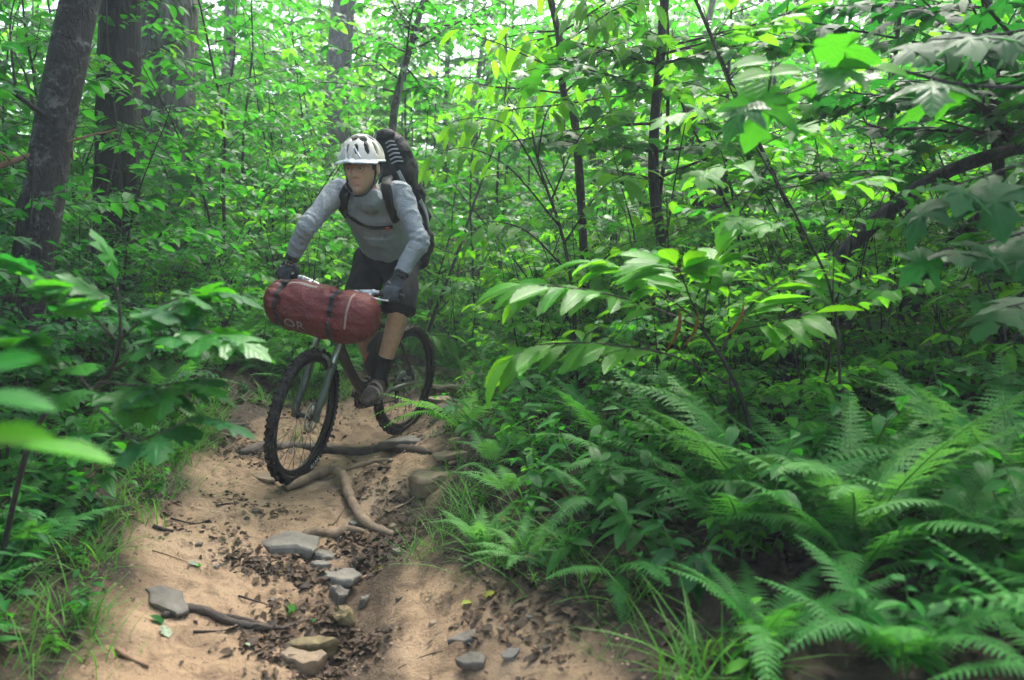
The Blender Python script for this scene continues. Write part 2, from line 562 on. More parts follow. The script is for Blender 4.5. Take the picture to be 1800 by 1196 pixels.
def G(px, py):
    """where the line of sight through a photo pixel meets the ground"""
    r = ray(px, py)
    t = 0.8
    while t < 40:
        p = CAM + r * t
        if p[2] < H(p[0], p[1]):
            break
        t += 0.02
    return CAM + r * t
def grid_axis(segs):
    a = [segs[0][0]]
    for lo, hi, st in segs:
        n = max(1, int(round((hi - lo) / st)))
        a += list(np.linspace(lo, hi, n + 1)[1:])
    return np.array(a)
xs = grid_axis([(-90, -30, 10), (-30, -6, 2.0), (-6, -2.2, 0.2), (-2.2, 1.0, 0.02), (1.0, 3.0, 0.1), (3.0, 8, 0.4), (8, 30, 2.2), (30, 90, 10)])
ys = grid_axis([(-30, -4, 5.2), (-4, 1.2, 0.3), (1.2, 2.0, 0.04), (2.0, 5.6, 0.02), (5.6, 9, 0.06), (9, 20, 0.5), (20, 60, 2.5), (60, 130, 10)])
XX, YY = np.meshgrid(xs, ys)
ZZ = h(XX, YY)
nv_x, nv_y = len(xs), len(ys)
V = np.stack([XX.ravel(), YY.ravel(), ZZ.ravel()], -1)
idx = np.arange(nv_x * nv_y).reshape(nv_y, nv_x)
Fq = np.stack([idx[:-1, :-1].ravel(), idx[:-1, 1:].ravel(), idx[1:, 1:].ravel(), idx[1:, :-1].ravel()], -1)
gm = bpy.data.meshes.new('ground')
gm.from_pydata(V.tolist(), [], Fq.tolist())
gm.polygons.foreach_set('use_smooth', [True] * len(gm.polygons))
xl_, xr_ = edges(V[:, 1])
wob = n2(V[:, 0], V[:, 1], 3.0, 3, 1.0) * 0.14
on = np.clip((V[:, 0] - xl_ + 0.0 + wob) / 0.22, 0, 1) * np.clip((xr_ - V[:, 0] + 0.04 + wob) / 0.22, 0, 1)
xg = np.interp(V[:, 1], [1, 2.3, 2.75, 3.05, 3.4, 4.0], [-0.42, -0.50, -0.56, -0.60, -0.50, -0.42])
gul = np.exp(-((V[:, 0] - xg + wob * 0.5) / 0.19) ** 2) * np.clip((4.0 - V[:, 1]) / 0.5, 0, 1)
back = np.clip((V[:, 1] - 4.1) / 0.6, 0, 1)
set_col(gm, 'zone', np.stack([on, gul, back], -1))
m, nt, b, out = new_mat('ground')
at = nd(nt, 'ShaderNodeAttribute', attribute_name='zone')
sx = nt.nodes.new('ShaderNodeSeparateXYZ')
nt.links.new(at.outputs['Vector'], sx.inputs[0])
geo = nt.nodes.new('ShaderNodeNewGeometry').outputs['Position']
n_big = noise_n(nt, 2.2, 4, 0.6, geo)
n_mid = noise_n(nt, 11.0, 5, 0.65, geo, 0.6)
n_fin = noise_n(nt, 85.0, 5, 0.7, geo)
sand = ramp(nt, n_big, [(0.3, (0.195, 0.130, 0.078)), (0.5, (0.330, 0.226, 0.138)), (0.7, (0.420, 0.300, 0.195))])
sand = mixc(nt, ramp(nt, n_mid, [(0.48, (0, 0, 0)), (0.68, (0.85, 0.85, 0.85))]), sand, (0.120, 0.076, 0.046))
sand = mixc(nt, ramp(nt, n_fin, [(0.58, (0, 0, 0)), (0.66, (0.7, 0.7, 0.7))]), sand, (0.09, 0.06, 0.042))
dirt = ramp(nt, n_mid, [(0.3, (0.016, 0.012, 0.009)), (0.6, (0.055, 0.038, 0.026)), (0.75, (0.10, 0.070, 0.046))])
g2 = ramp(nt, math_n(nt, 'ADD', math_n(nt, 'MULTIPLY', sx.outputs[1], 0.75), math_n(nt, 'MULTIPLY', n_mid, 0.5)), [(0.52, (0, 0, 0)), (0.86, (0.8, 0.8, 0.8))])
c = mixc(nt, g2, sand, dirt)
shade_damp = mixc(nt, 0.6, c, dirt)  # darker soil behind the front wheel: damp earth plus painted shade
c = mixc(nt, math_n(nt, 'MULTIPLY', sx.outputs[2], 0.8), c, shade_damp)
edge = ramp(nt, math_n(nt, 'ADD', math_n(nt, 'MULTIPLY', sx.outputs[0], 0.8), math_n(nt, 'MULTIPLY', n_mid, 0.4)), [(0.36, (0, 0, 0)), (0.80, (1, 1, 1))])
c = mixc(nt, edge, dirt, c)
nt.links.new(c, b.inputs['Base Color'])
b.inputs['Roughness'].default_value = 0.78
b.inputs['Specular IOR Level'].default_value = 0.3
hh = math_n(nt, 'ADD', math_n(nt, 'MULTIPLY', n_mid, 1.0), math_n(nt, 'MULTIPLY', n_fin, 0.5))
nt.links.new(bump_n(nt, hh, 0.9, 0.03), b.inputs['Normal'])
M['ground'] = m
tag(link('ground', gm, m), 'sandy clay trail and dark forest floor', 'ground', kind='structure')

# ================================================================== LEAF SHAPES  (base at origin, length 1 along +Y, face +Z)
def strip_leaf(ws, droop=0.25, fold=0.18, curl=0.0, teeth=0.0):
    """leaf blade from half-widths along its length; centre line plus two edges"""
    n = len(ws)
    v, f = [], []
    for i, w in enumerate(ws):
        t = i / (n - 1)
        z = -droop * t * t
        y = t - 0.12 * droop * t * t
        k = 1 + (teeth if i % 2 else -teeth)
        w = w * k
        zz = z + fold * w - curl * w * w * 3
        v += [(-w, y, zz), (0, y, z), (w, y, zz)]
    for i in range(n - 1):
        a = i * 3
        f += [(a, a + 1, a + 4, a + 3), (a + 1, a + 2, a + 5, a + 4)]
    return np.array(v), f
def petiole(v, f, ln=0.15):
    n = len(v)
    v = np.vstack([v, [(-0.012, -ln, 0.0), (0.012, -ln, 0.0), (0.012, 0.05, 0.002), (-0.012, 0.05, 0.002)]])
    return v, f + [(n, n + 1, n + 2, n + 3)]
def lobed_leaf(kind, droop=0.3, cup=0.15, seed=0):
    r_ = random.Random(seed)
    if kind == 'maple':
        half = [(0.0, 0.0), (0.10, -0.06), (0.22, -0.04), (0.30, 0.07), (0.46, 0.10), (0.36, 0.20), (0.40, 0.30), (0.56, 0.40), (0.60, 0.55), (0.44, 0.52),
                (0.36, 0.50), (0.22, 0.46), (0.24, 0.62), (0.32, 0.74), (0.18, 0.78), (0.12, 0.90)]
    else:
        half = [(0.0, 0.0), (0.05, 0.06), (0.16, 0.12), (0.24, 0.17), (0.14, 0.26), (0.26, 0.33), (0.36, 0.42), (0.20, 0.48), (0.30, 0.58), (0.36, 0.68), (0.20, 0.70),
                (0.22, 0.82), (0.13, 0.90)]
    half = [(x * r_.uniform(.9, 1.1), y + r_.uniform(-.015, .015)) for x, y in half]
    out = half + [(0, 1.0)] + [(-x * r_.uniform(.92, 1.08), y) for x, y in half[:0:-1]]
    out = np.array(out)
    c = np.array([0, 0.42])
    inner = c + (out - c) * 0.5
    inner[:, 0] *= 0.9
    n = len(out)
    pts = np.vstack([out, inner, [c]])
    z = -droop * (pts[:, 1] - 0.2) ** 2 * 0.9 - cup * np.abs(pts[:, 0]) ** 1.6
    z += np.array([r_.uniform(-.02, .02) for _ in pts])
    v = np.column_stack([pts, z])
    f = []
    for i in range(n):
        j = (i + 1) % n
        f.append((i, j, n + j, n + i))
        f.append((n + i, n + j, 2 * n))
    return v, f
def w_ovate(n, wmax, p=0.42):
    t = np.linspace(0, 1, n)
    w = wmax * (np.sin(np.pi * t ** (math.log(0.5) / math.log(p))) ** 0.8)
    w[0], w[-1] = 0.008, 0.004
    return w
LEAF = {
    'beech': petiole(*strip_leaf(w_ovate(6, 0.27), 0.25, 0.25), ln=0.18),
    'beech_far': strip_leaf(w_ovate(4, 0.30), 0.2, 0.25),
    'chestnut': petiole(*strip_leaf(w_ovate(15, 0.17, 0.5), 0.42, 0.22, teeth=0.09), ln=0.12),
    'chestnut_b': petiole(*strip_leaf(w_ovate(15, 0.20, 0.5), 0.15, 0.30, teeth=0.08), ln=0.12),
    'chestnut_far': strip_leaf(w_ovate(6, 0.19, 0.5), 0.35, 0.2),
    'maple': petiole(*lobed_leaf('maple', 0.35, 0.2, 1), ln=0.3),
    'maple_b': petiole(*lobed_leaf('maple', 0.7, 0.35, 2), ln=0.3),
    'oak': petiole(*lobed_leaf('oak', 0.3, 0.2, 3), ln=0.1),
    'oak_b': petiole(*lobed_leaf('oak', 0.55, 0.3, 4), ln=0.1),
    'herb': strip_leaf(w_ovate(5, 0.22), 0.3, 0.2),
}
def luv_for(v, tint):
    return np.column_stack([v[:, 0], v[:, 1], np.broadcast_to(tint, len(v))])
LEAF_ME = {}
def leaf_mesh(kind, mat):
    k = (kind, mat)
    if k not in LEAF_ME:
        v, f = LEAF[kind]
        me = bpy.data.meshes.new('leaf_' + kind)
        me.from_pydata(v.tolist(), [], f)
        me.polygons.foreach_set('use_smooth', [True] * len(f))
        set_col(me, 'luv', luv_for(v, 0.0))
        me.materials.append(M[mat])
        LEAF_ME[k] = me
    return LEAF_ME[k]
def frame_from(d, n):
    d = unit(d)
    x = unit(np.cross(d, n))
    return x, d, np.cross(x, d)
def cloud_mesh(name, kind, pos, dirs, nrm, size, mat, tint=None, r_=None):
    """many leaves joined in one mesh"""
    tv, tf = LEAF[kind] if isinstance(kind, str) else kind
    pos, dirs, nrm = (np.asarray(a, float) for a in (pos, dirs, nrm))
    size = np.broadcast_to(np.asarray(size, float), (len(pos),))
    d = dirs / (np.linalg.norm(dirs, axis=1, keepdims=True) + 1e-9)
    x = np.cross(d, nrm)
    x /= np.linalg.norm(x, axis=1, keepdims=True) + 1e-9
    z = np.cross(x, d)
    A = np.stack([x, d, z], 1) * size[:, None, None]
    V = np.einsum('vk,nkc->nvc', tv, A) + pos[:, None, :]
    n, k = len(pos), len(tv)
    if tint is None:
        tint = (r_ or rng).random(n)
    L = np.empty((n, k, 3))
    L[:, :, 0] = tv[None, :, 0]
    L[:, :, 1] = tv[None, :, 1]
    L[:, :, 2] = tint[:, None]
    me = bpy.data.meshes.new(name)
    fl = np.concatenate([np.asarray(f) for f in tf])
    ln = np.array([len(f) for f in tf])
    loops = (fl[None, :] + (np.arange(n) * k)[:, None]).ravel()
    tot = np.tile(ln, n)
    st = np.concatenate([[0], np.cumsum(tot)[:-1]])
    me.vertices.add(n * k)
    me.vertices.foreach_set('co', V.reshape(-1).astype(np.float32))
    me.loops.add(len(loops))
    me.loops.foreach_set('vertex_index', loops.astype(np.int32))
    me.polygons.add(len(tot))
    me.polygons.foreach_set('loop_start', st.astype(np.int32))
    me.polygons.foreach_set('loop_total', tot.astype(np.int32))
    me.polygons.foreach_set('use_smooth', [True] * len(tot))
    me.update()
    me.validate()
    set_col(me, 'luv', L.reshape(-1, 3))
    me.materials.append(M[mat])
    return me

# ------------------------------------------------------------------ fern fronds
def frond_arrays(length=1.0, pairs=22, arch=0.5, width=0.20, seed=0, lean=0.0, base=0.12):
    r_ = random.Random(seed)
    V, F, U = [], [], []
    def curve(t):
        return np.array([lean * t * t * 0.35, t * (1 - 0.18 * arch * t), arch * (0.62 * t - 1.0 * t * t)]) * length
    N = 14
    ts = np.linspace(0, 1, N)
    pts = np.array([curve(t) for t in ts])
    mb = MB()
    mb.tube(pts, np.linspace(0.0065, 0.0012, N) * length ** 0.5, 4, cap=False)
    v0 = mb.verts()
    V.append(v0); F += list(mb.f); n = len(v0)
    U.append(np.column_stack([np.full(len(v0), 0.0), np.full(len(v0), .5), np.full(len(v0), .9)]))
    for i in range(pairs):
        t = base + (1 - base) * (i + 0.3) / pairs
        c = curve(t)
        d = unit(curve(min(1, t + .02)) - curve(t - .02))
        side = unit(np.cross(d, [0, 0, 1]))
        up = np.cross(side, d)
        s = (t - base) / (1 - base)
        env = min(1.0, 0.55 + 2.2 * s) * (1 - s) ** 0.75 + 0.03
        for sg in (-1, 1):
            L = width * length * env * r_.uniform(.88, 1.1)
            pd = unit(side * sg * 1.0 + d * (0.28 + 0.5 * s) + up * r_.uniform(-.12, .1))
            droop = r_.uniform(.12, .34)
            m_ = 13
            w0 = 0.046 * width * 2.2 * length * (0.5 + 0.5 * env)
            pv = []
            wd = unit(d - pd * (d @ pd))
            for k in range(m_):
                q = k / (m_ - 1)
                p = c + pd * L * q - up * droop * L * q * q
                w = w0 * (1 - q) ** 0.7 * (1.4 if k % 2 else 0.42)
                pv += [p - wd * w + pd * w * .5, p + wd * w + pd * w * .5]
            V.append(np.array(pv))
            for k in range(m_ - 1):
                a = n + 2 * k
                F.append((a, a + 1, a + 3, a + 2))
            U.append(np.column_stack([np.tile([-.12, .12], m_), np.repeat(np.linspace(0, 1, m_), 2), np.full(2 * m_, r_.uniform(0, .35))]))
            n += 2 * m_
    return np.vstack(V), F, np.vstack(U)
FROND = []
for i in range(6):
    v, f, u = frond_arrays(1.0, 26 + i % 3, [0.35, 0.6, 0.8, 0.5, 0.9, 0.25][i], [0.19, 0.17, 0.2, 0.22, 0.18, 0.2][i], i, [0, .4, -.4, .2, -.2, 0][i])
    me = bpy.data.meshes.new('frond')
    me.from_pydata(v.tolist(), [], f)
    me.polygons.foreach_set('use_smooth', [True] * len(f))
    set_col(me, 'luv', u)
    me.materials.append(M['fern'])
    FROND.append((me, v, f, u))
def fern(loc, n, size, seed, label, group, tilt=(0.35, 0.95), azs=None, mat=None):
    """a fern plant: fronds spring from one root crown"""
    r_ = random.Random(seed)
    t = thing('fern', label, 'fern', loc, group)
    for i in range(n):
        az = (2 * math.pi * (i + r_.uniform(-.3, .3)) / n) if azs is None else R(azs[i])
        el = r_.uniform(*tilt)
        s = size * r_.uniform(.7, 1.1)
        d = np.array([math.cos(az) * math.cos(el), math.sin(az) * math.cos(el), math.sin(el)])
        x, y, z = frame_from(d, np.array([0, 0, 1.0]))
        fo_ = link('frond', FROND[r_.randrange(6)][0], None, t, mat4(x, y, z, d * 0.01, s))
        if mat:
            fo_.material_slots[0].link = 'OBJECT'
            fo_.material_slots[0].material = M[mat]
    return t
# far ferns share one joined mesh per variant
FERN_FAR = []
for k in range(4):
    r_ = random.Random(90 + k)
    Vs, Fs, Us, n = [], [], [], 0
    for i in range(9):
        az, el, s = 2 * math.pi * (i + r_.uniform(-.3, .3)) / 9, r_.uniform(.4, 1.0), r_.uniform(.7, 1.1)
        d = np.array([math.cos(az) * math.cos(el), math.sin(az) * math.cos(el), math.sin(el)])
        A = np.stack(frame_from(d, np.array([0, 0, 1.0]))) * s
        _, v, f, u = FROND[r_.randrange(6)]
        Vs.append(v @ A); Fs += [tuple(q + n for q in ff) for ff in f]; n += len(v)
        u = u.copy(); u[:, 2] = (u[:, 2] + r_.random()) % 1
        Us.append(u)
    me = bpy.data.meshes.new('fern_plant')
    me.from_pydata(np.vstack(Vs).tolist(), [], Fs)
    me.polygons.foreach_set('use_smooth', [True] * len(Fs))
    set_col(me, 'luv', np.vstack(Us))
    me.materials.append(M['fern'])
    FERN_FAR.append(me)

# ================================================================== WOODY PLANTS
def wander(p0, d, L, n, r_, wob=0.12, bend=0.0):
    pts = [np.asarray(p0, float)]
    d = unit(d)
    for i in range(n):
        d = unit(d + np.array([r_.gauss(0, wob), r_.gauss(0, wob), r_.gauss(0, wob) * .6 + bend]))
        pts.append(pts[-1] + d * L / n)
    return np.array(pts)
def along(pts, t):
    i = min(int(t * (len(pts) - 1)), len(pts) - 2)
    f = t * (len(pts) - 1) - i
    return pts[i] * (1 - f) + pts[i + 1] * f, unit(pts[i + 1] - pts[i])
def spray(r_, mb, pts, r0, leaves, leaf, gap, twigs=True, depth=0, flat=0.75, drop=0.35):
    """leaves in two ranks along a branch and its twigs, held in flat tiers"""
    L = np.linalg.norm(np.diff(pts, axis=0), axis=1).sum()
    mb.tube(pts, np.linspace(r0, max(0.0012, r0 * .25), len(pts)), 5 if depth == 0 else 4, cap=False)
    n = max(2, int(L / gap))
    for k in range(n):
        t = (k + r_.random()) / n
        if depth == 0 and t < 0.12:
            continue
        p, d = along(pts, t)
        side = unit(np.cross(d, [0, 0, 1]))
        sg = 1 if k % 2 else -1
        ld = unit(side * sg * r_.uniform(.6, 1.1) + d * r_.uniform(.3, 1.0) + np.array([0, 0, -drop * r_.uniform(.1, 1.6)]))
        nr = unit(np.array([r_.gauss(0, .35), r_.gauss(0, .35), 1.0]))
        leaves.append((p, ld, nr, leaf * r_.uniform(.65, 1.15)))
    if twigs and L > leaf * 3:
        m_ = max(2, int(L / (leaf * 1.5)))
        for k in range(m_):
            t = 0.15 + 0.8 * (k + r_.random() * .8) / m_
            p, d = along(pts, t)
            side = unit(np.cross(d, [0, 0, 1]))
            sg = 1 if k % 2 else -1
            td = unit(side * sg * r_.uniform(.6, 1.0) + d * r_.uniform(.5, 1.0) + np.array([0, 0, r_.uniform(-.25, .2)]))
            tl = L * r_.uniform(.25, .5) * (1.1 - t * .6)
            spray(r_, mb, wander(p, td, tl, 4, r_, .10, -.02), r0 * .45, leaves, leaf, gap, depth < 0, depth + 1, flat, drop)
def sapling_meshes(seed, H_, nb, bl, kind, leaf, gap, mat, r0=0.02, low=0.15, stems=1, lean=0.08, drop=0.35, bark='twig', twigs=True, up=(0.1, 0.6)):
    r_ = random.Random(seed)
    mb, leaves = MB(), []
    for s in range(stems):
        d0 = np.array([r_.gauss(0, lean), r_.gauss(0, lean), 1.0]) + (0 if stems == 1 else np.array([r_.gauss(0, .25), r_.gauss(0, .25), 0]))
        st = wander((0, 0, -0.08), d0, H_ * r_.uniform(.8, 1.0), 10, r_, .07)
        mb.tube(st, np.linspace(r0, r0 * .22, len(st)), 6, cap=False)
        for k in range(nb // stems):
            t = low + (1 - low) * (k + r_.random()) / (nb // stems)
            p, d = along(st, min(t, .99))
            az = k * 2.4 + r_.uniform(-.5, .5)
            el = r_.uniform(*up)
            bd = np.array([math.cos(az) * math.cos(el), math.sin(az) * math.cos(el), math.sin(el)])
            L = bl * (1.05 - .55 * t) * r_.uniform(.7, 1.15)
            spray(r_, mb, wander(p, bd, L, 6, r_, .09, -.03), r0 * .28, leaves, leaf, gap, twigs, 0, drop=drop)
    pos, dirs, nrm, sz = (np.array([l[i] for l in leaves]) for i in range(4))
    stem = mb.mesh('stem')
    stem.materials.append(M[bark])
    fol = cloud_mesh('foliage', kind, pos, dirs, nrm, sz, mat, r_=np.random.default_rng(seed))
    return stem, fol
def plant_from(meshes, name, label, cat, loc, group, rz, sc, stem_name='stem', fol_name='foliage'):
    t = thing(name, label, cat, loc, group, rz)
    t.scale = (sc, sc, sc)
    link(stem_name, meshes[0], None, t)['kind'] = 'stuff'
    f = link(fol_name, meshes[1], None, t)
    f['kind'] = 'stuff'
    return t
def trunk_mesh(pts, r, n=22, rough=0.06, seed=0, flare=0.0):
    pts = np.asarray(pts, float)
    pts = catmull(pts, 10)
    k = len(pts)
    r = np.interp(np.linspace(0, 1, k), np.linspace(0, 1, len(r)), r)
    t = np.linspace(0, 1, k)
    r = r * (1 + flare * np.exp(-t * 9))
    mb = MB()
    mb.tube(pts, r, n)
    v = mb.verts()
    c = np.repeat(pts, n, 0)
    d = v - c
    s = v * np.array([9, 9, 2.2]) + seed * 3.1
    amp = np.repeat(r, n)[:, None] * rough * (fbm(s, 3)[:, None] + 0.5 * np.abs(vnoise(s * 3.0))[:, None])
    mb.v = [v + d / (np.linalg.norm(d, axis=1, keepdims=True) + 1e-9) * amp]
    return mb

# ================================================================== TREES
def on_ground(p, sink=0.06):
    return np.array([p[0], p[1], H(p[0], p[1]) - sink])
def crown_mesh(seed, tips, leaf, gap, kind, mat, bl, per=5, bark='twig', drop=0.35):
    """limbs and leaf sprays growing out of the given points"""
    r_ = random.Random(seed)
    mb, leaves = MB(), []
    for p in tips:
        for k in range(per):
            az = r_.uniform(0, 6.283)
            el = r_.uniform(-.15, .7)
            bd = np.array([math.cos(az) * math.cos(el), math.sin(az) * math.cos(el), math.sin(el)])
            spray(r_, mb, wander(p, bd, bl * r_.uniform(.6, 1.2), 7, r_, .12, -.015), 0.018, leaves, leaf, gap, True, 0, drop=drop)
    pos, dirs, nrm, sz = (np.array([l[i] for l in leaves]) for i in range(4))
    st = mb.mesh('limb')
    st.materials.append(M[bark])
    return st, cloud_mesh('crown', kind, pos, dirs, nrm, sz, mat, r_=np.random.default_rng(seed))
def big_tree(name, label, px_pts, radii, mat, top, crown=None, seed=0, flare=0.25, rough=0.06, cat='tree', group=None):
    """trunk through photo points (px, py, depth), carried up to `top` metres and down to the ground"""
    pts = [P(*q) for q in px_pts]
    base = pts[0] + (pts[0] - pts[1]) * 0.0
    d = unit(pts[0] - pts[1])
    zg = H(pts[0][0], pts[0][1])
    k = max(0.0, (pts[0][2] - zg + 0.15) / max(0.2, -d[2]))
    foot = pts[0] + d * k
    u = unit(pts[-1] - pts[-2])
    head = pts[-1] + u * max(0.1, (top - pts[-1][2]) / max(.3, u[2]))
    allp = [foot] + pts + [pts[-1] * .5 + head * .5 + np.array([.05, 0, 0]), head]
    rr = [radii[0]] + list(radii) + [radii[-1] * .8, radii[-1] * .5]
    root = np.array([foot[0], foot[1], H(foot[0], foot[1])])
    t = thing(name, label, cat, root, group)
    mb = trunk_mesh(allp, rr, 26, rough, seed, flare)
    link('trunk', mb.mesh('trunk', root), M[mat], t)
    if crown:
        r_ = random.Random(seed)
        tips = [allp[-2] * (1 - q) + allp[-1] * q - root for q in np.linspace(-.35, 1, crown['n'])]
        st, fo = crown_mesh(seed, tips, crown['leaf'], crown['gap'], crown['kind'], crown['mat'], crown['bl'], crown.get('per', 4))
        link('limb', st, None, t)['kind'] = 'stuff'
        f = link('crown', fo, None, t)
        f['kind'] = 'stuff'
    return t, root
CR = dict(n=6, leaf=0.13, gap=0.085, kind='beech_far', mat='leaf_beech', bl=2.4, per=4)
tA, rootA = big_tree('leaning_tree', 'leaning slender tree trunk with pale lichen patches on dark bark', [(28, 610, 3.4), (62, 430, 3.42), (92, 250, 3.45), (122, 90, 3.47), (140, 0, 3.5)],
                     [0.082, 0.082, 0.082, 0.082, 0.080], 'bark_lichen', 6.5, CR, 1, flare=.05)
big_tree('dark_trunk_tree', 'thick blackish tree trunk between the lichen spotted trunk and the grey furrowed trunk', [(205, 560, 5.3), (206, 330, 5.3), (209, 120, 5.3), (212, 0, 5.3)],
         [0.145, 0.14, 0.135, 0.13], 'bark_dark', 9.0, dict(CR, bl=2.8), 2, rough=0.10)
big_tree('furrowed_tree', 'massive pale grey tree trunk with deeply furrowed bark', [(285, 520, 7.6), (287, 330, 7.6), (290, 120, 7.6), (294, 0, 7.6)],
         [0.30, 0.29, 0.285, 0.28], 'bark_grey', 11.0, dict(CR, bl=3.2), 3)
big_tree('misty_tree', 'tall grey tree trunk fading into the mist behind the helmet', [(584, 470, 13.0), (590, 240, 13.0), (598, 80, 13.0), (606, 0, 13.0)],
         [0.21, 0.205, 0.20, 0.19], 'bark_grey', 11.0, dict(CR, bl=3.0, mat='leaf_far'), 4)
big_tree('far_trunk_tree', 'thin hazy tree trunk in the mist above the rider', [(400, 420, 14.0), (398, 200, 14.0), (403, 60, 14.0), (405, 0, 14.0)],
         [0.11, 0.105, 0.10, 0.10], 'bark_grey', 10.0, dict(CR, bl=2.6, mat='leaf_far'), 14)
# slender sapling stems in view
def slim(name, label, px_pts, r, mat, top, leaf_kind, leaf_mat, leaf, tiers, seed, bl=0.9, gap=None, drop=0.4):
    pts = [P(*q) for q in px_pts]
    foot = on_ground(pts[0])
    u = unit(pts[-1] - pts[-2])
    head = pts[-1] + u * max(0.2, (top - pts[-1][2]) / max(.4, u[2]))
    allp = np.array([foot] + pts + [head])
    root = np.array([foot[0], foot[1], H(foot[0], foot[1])])
    t = thing(name, label, 'tree', root)
    link('trunk', trunk_mesh(allp, list(np.linspace(r, r * .75, len(allp) - 1)) + [r * .3], 12, .08, seed).mesh('trunk', root), M[mat], t)
    cp = catmull(allp, 8) - root
    r_ = random.Random(seed)
    mb, leaves = MB(), []
    for q in tiers:
        p, d = along(cp, q)
        az = r_.uniform(0, 6.283)
        for s in range(2):
            a = az + s * 2.6
            el = r_.uniform(.0, .5)
            spray(r_, mb, wander(p, (math.cos(a) * math.cos(el), math.sin(a) * math.cos(el), math.sin(el)), bl * r_.uniform(.7, 1.1), 6, r_, .09, -.03),
                  r * .28, leaves, leaf, gap or leaf * .6, True, 0, drop=drop)
    st = mb.mesh('branch'); st.materials.append(M['twig'])
    link('branch', st, None, t)['kind'] = 'stuff'
    pos, dirs, nrm, sz = (np.array([l[i] for l in leaves]) for i in range(4))
    f = link('crown', cloud_mesh('crown', leaf_kind, pos, dirs, nrm, sz, leaf_mat, r_=np.random.default_rng(seed)), None, t)
    f['kind'] = 'stuff'
    return t
slim('slender_tree', 'thin bare leaning sapling trunk rising right behind the helmet', [(688, 420, 6.4), (690, 230, 6.4), (705, 140, 6.4), (728, 60, 6.4), (745, 0, 6.4)], 0.036, 'bark_grey', 6.0,
     'beech', 'leaf_beech', 0.085, np.linspace(.45, .98, 12), 21)
slim('forked_sapling', 'dark thin sapling stem rising through the chestnut leaves', [(1030, 520, 4.9), (1012, 230, 4.9), (990, 160, 4.9), (982, 60, 4.9), (968, 0, 4.9)], 0.028, 'bark_sapling', 5.0,
     'chestnut', 'leaf_chestnut', 0.17, np.linspace(.42, .98, 9), 22, 0.8, drop=0.7)
slim('straight_sapling', 'straight dark sapling trunk with a brown scar on its bark', [(1168, 470, 4.6), (1150, 330, 4.6), (1151, 210, 4.6), (1162, 90, 4.6), (1168, 0, 4.6)], 0.036, 'bark_dark', 6.0,
     'maple', 'leaf_maple', 0.13, np.linspace(.35, .98, 10), 23, 0.9)
slim('right_sapling', 'thin dark sapling leaning left among the maple leaves', [(1430, 480, 4.2), (1370, 330, 4.2), (1300, 180, 4.2), (1240, 40, 4.2)], 0.013, 'bark_sapling', 4.2,
     'maple', 'leaf_lime', 0.11, np.linspace(.3, .98, 8), 24, 0.7)
slim('edge_sapling', 'dark sapling standing in the shade at the edge of the clearing', [(1760, 470, 3.6), (1752, 230, 3.6), (1745, 100, 3.6), (1735, 0, 3.6)], 0.030, 'bark_dark', 5.5,
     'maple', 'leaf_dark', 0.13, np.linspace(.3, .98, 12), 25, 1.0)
# broken snag
snag_pts = [P(1255, 520, 7.2), P(1248, 320, 7.2), P(1222, 240, 7.2), P(1205, 172, 7.2)]
foot = on_ground(snag_pts[0])
t = thing('broken_snag', 'broken dead tree stump with a jagged top in the undergrowth', 'stump', foot)
mb = trunk_mesh([foot] + snag_pts, [0.20, 0.19, 0.17, 0.12, 0.03], 20, .25, 7, .3)
link('trunk', mb.mesh('trunk', foot), M['bark_dark'], t)
# leaning dead trunk, right
lp = [P(1400, 560, 3.5), P(1470, 460, 3.45), P(1560, 372, 3.4), P(1660, 305, 3.3), P(1800, 258, 3.2), P(1960, 225, 3.1)]
foot = on_ground(P(1385, 600, 3.55), 0.04)
t = thing('leaning_log', 'dark curved trunk leaning low across the shaded undergrowth', 'tree', foot)
mb = trunk_mesh([foot] + lp, [0.045, 0.04, 0.036, 0.033, 0.030, 0.028, 0.024], 16, .1, 9)
link('trunk', mb.mesh('trunk', foot), M['bark_dark'], t)
st, fo = crown_mesh(33, [lp[-1] - foot, lp[-2] - foot], 0.12, 0.08, 'maple', 'leaf_dark', 0.9, 5)
link('branch', st, None, t)['kind'] = 'stuff'
link('crown', fo, None, t)['kind'] = 'stuff'
lp = [P(1610, 520, 3.7), P(1700, 410, 3.65), P(1800, 330, 3.6), P(1900, 250, 3.6)]
foot = on_ground(P(1560, 590, 3.75), 0.04)
t = thing('leaning_log', 'thicker shadowed trunk leaning parallel behind the curved one', 'tree', foot)
link('trunk', trunk_mesh([foot] + lp, [0.05, 0.046, 0.042, 0.04, 0.036], 16, .1, 10).mesh('trunk', foot), M['bark_dark'], t)
# dead sticks caught against the lichen trunk
def stick(name, label, pts, r, mat, root, cat='branch', sub=()):
    pts = catmull(np.asarray(pts), 6)
    mb = MB()
    mb.tube(pts, np.linspace(r, r * .5, len(pts)) * (1 + .12 * vnoise(pts * 30)), 8)
    for s in sub:
        s = catmull(np.asarray(s), 5)
        mb.tube(s, np.linspace(r * .45, r * .15, len(s)), 6)
    root = np.asarray(root)
    o = link(name, mb.mesh(name, root), M[mat])
    o.location = root
    return tag(o, label, cat)
a = P(-60, 312, 3.3)
stick('dead_branch', 'bare tan branch stub poking in beside the lichen trunk', [a, P(20, 285, 3.35), P(55, 272, 3.38), P(80, 258, 3.41)], 0.016, 'twig_tan', a, sub=[[P(20, 285, 3.35), P(5, 270, 3.3), P(-10, 265, 3.3)]])
a = P(118, 250, 3.4)
stick('dead_twig', 'short bare grey twig sticking out of the lichen trunk', [a, P(160, 238, 3.38), P(190, 232, 3.36), P(204, 228, 3.35)], 0.006, 'twig_tan', a, sub=[[P(190, 232, 3.36), P(198, 238, 3.36), P(202, 244, 3.36)]])
a = P(100, 220, 3.4)
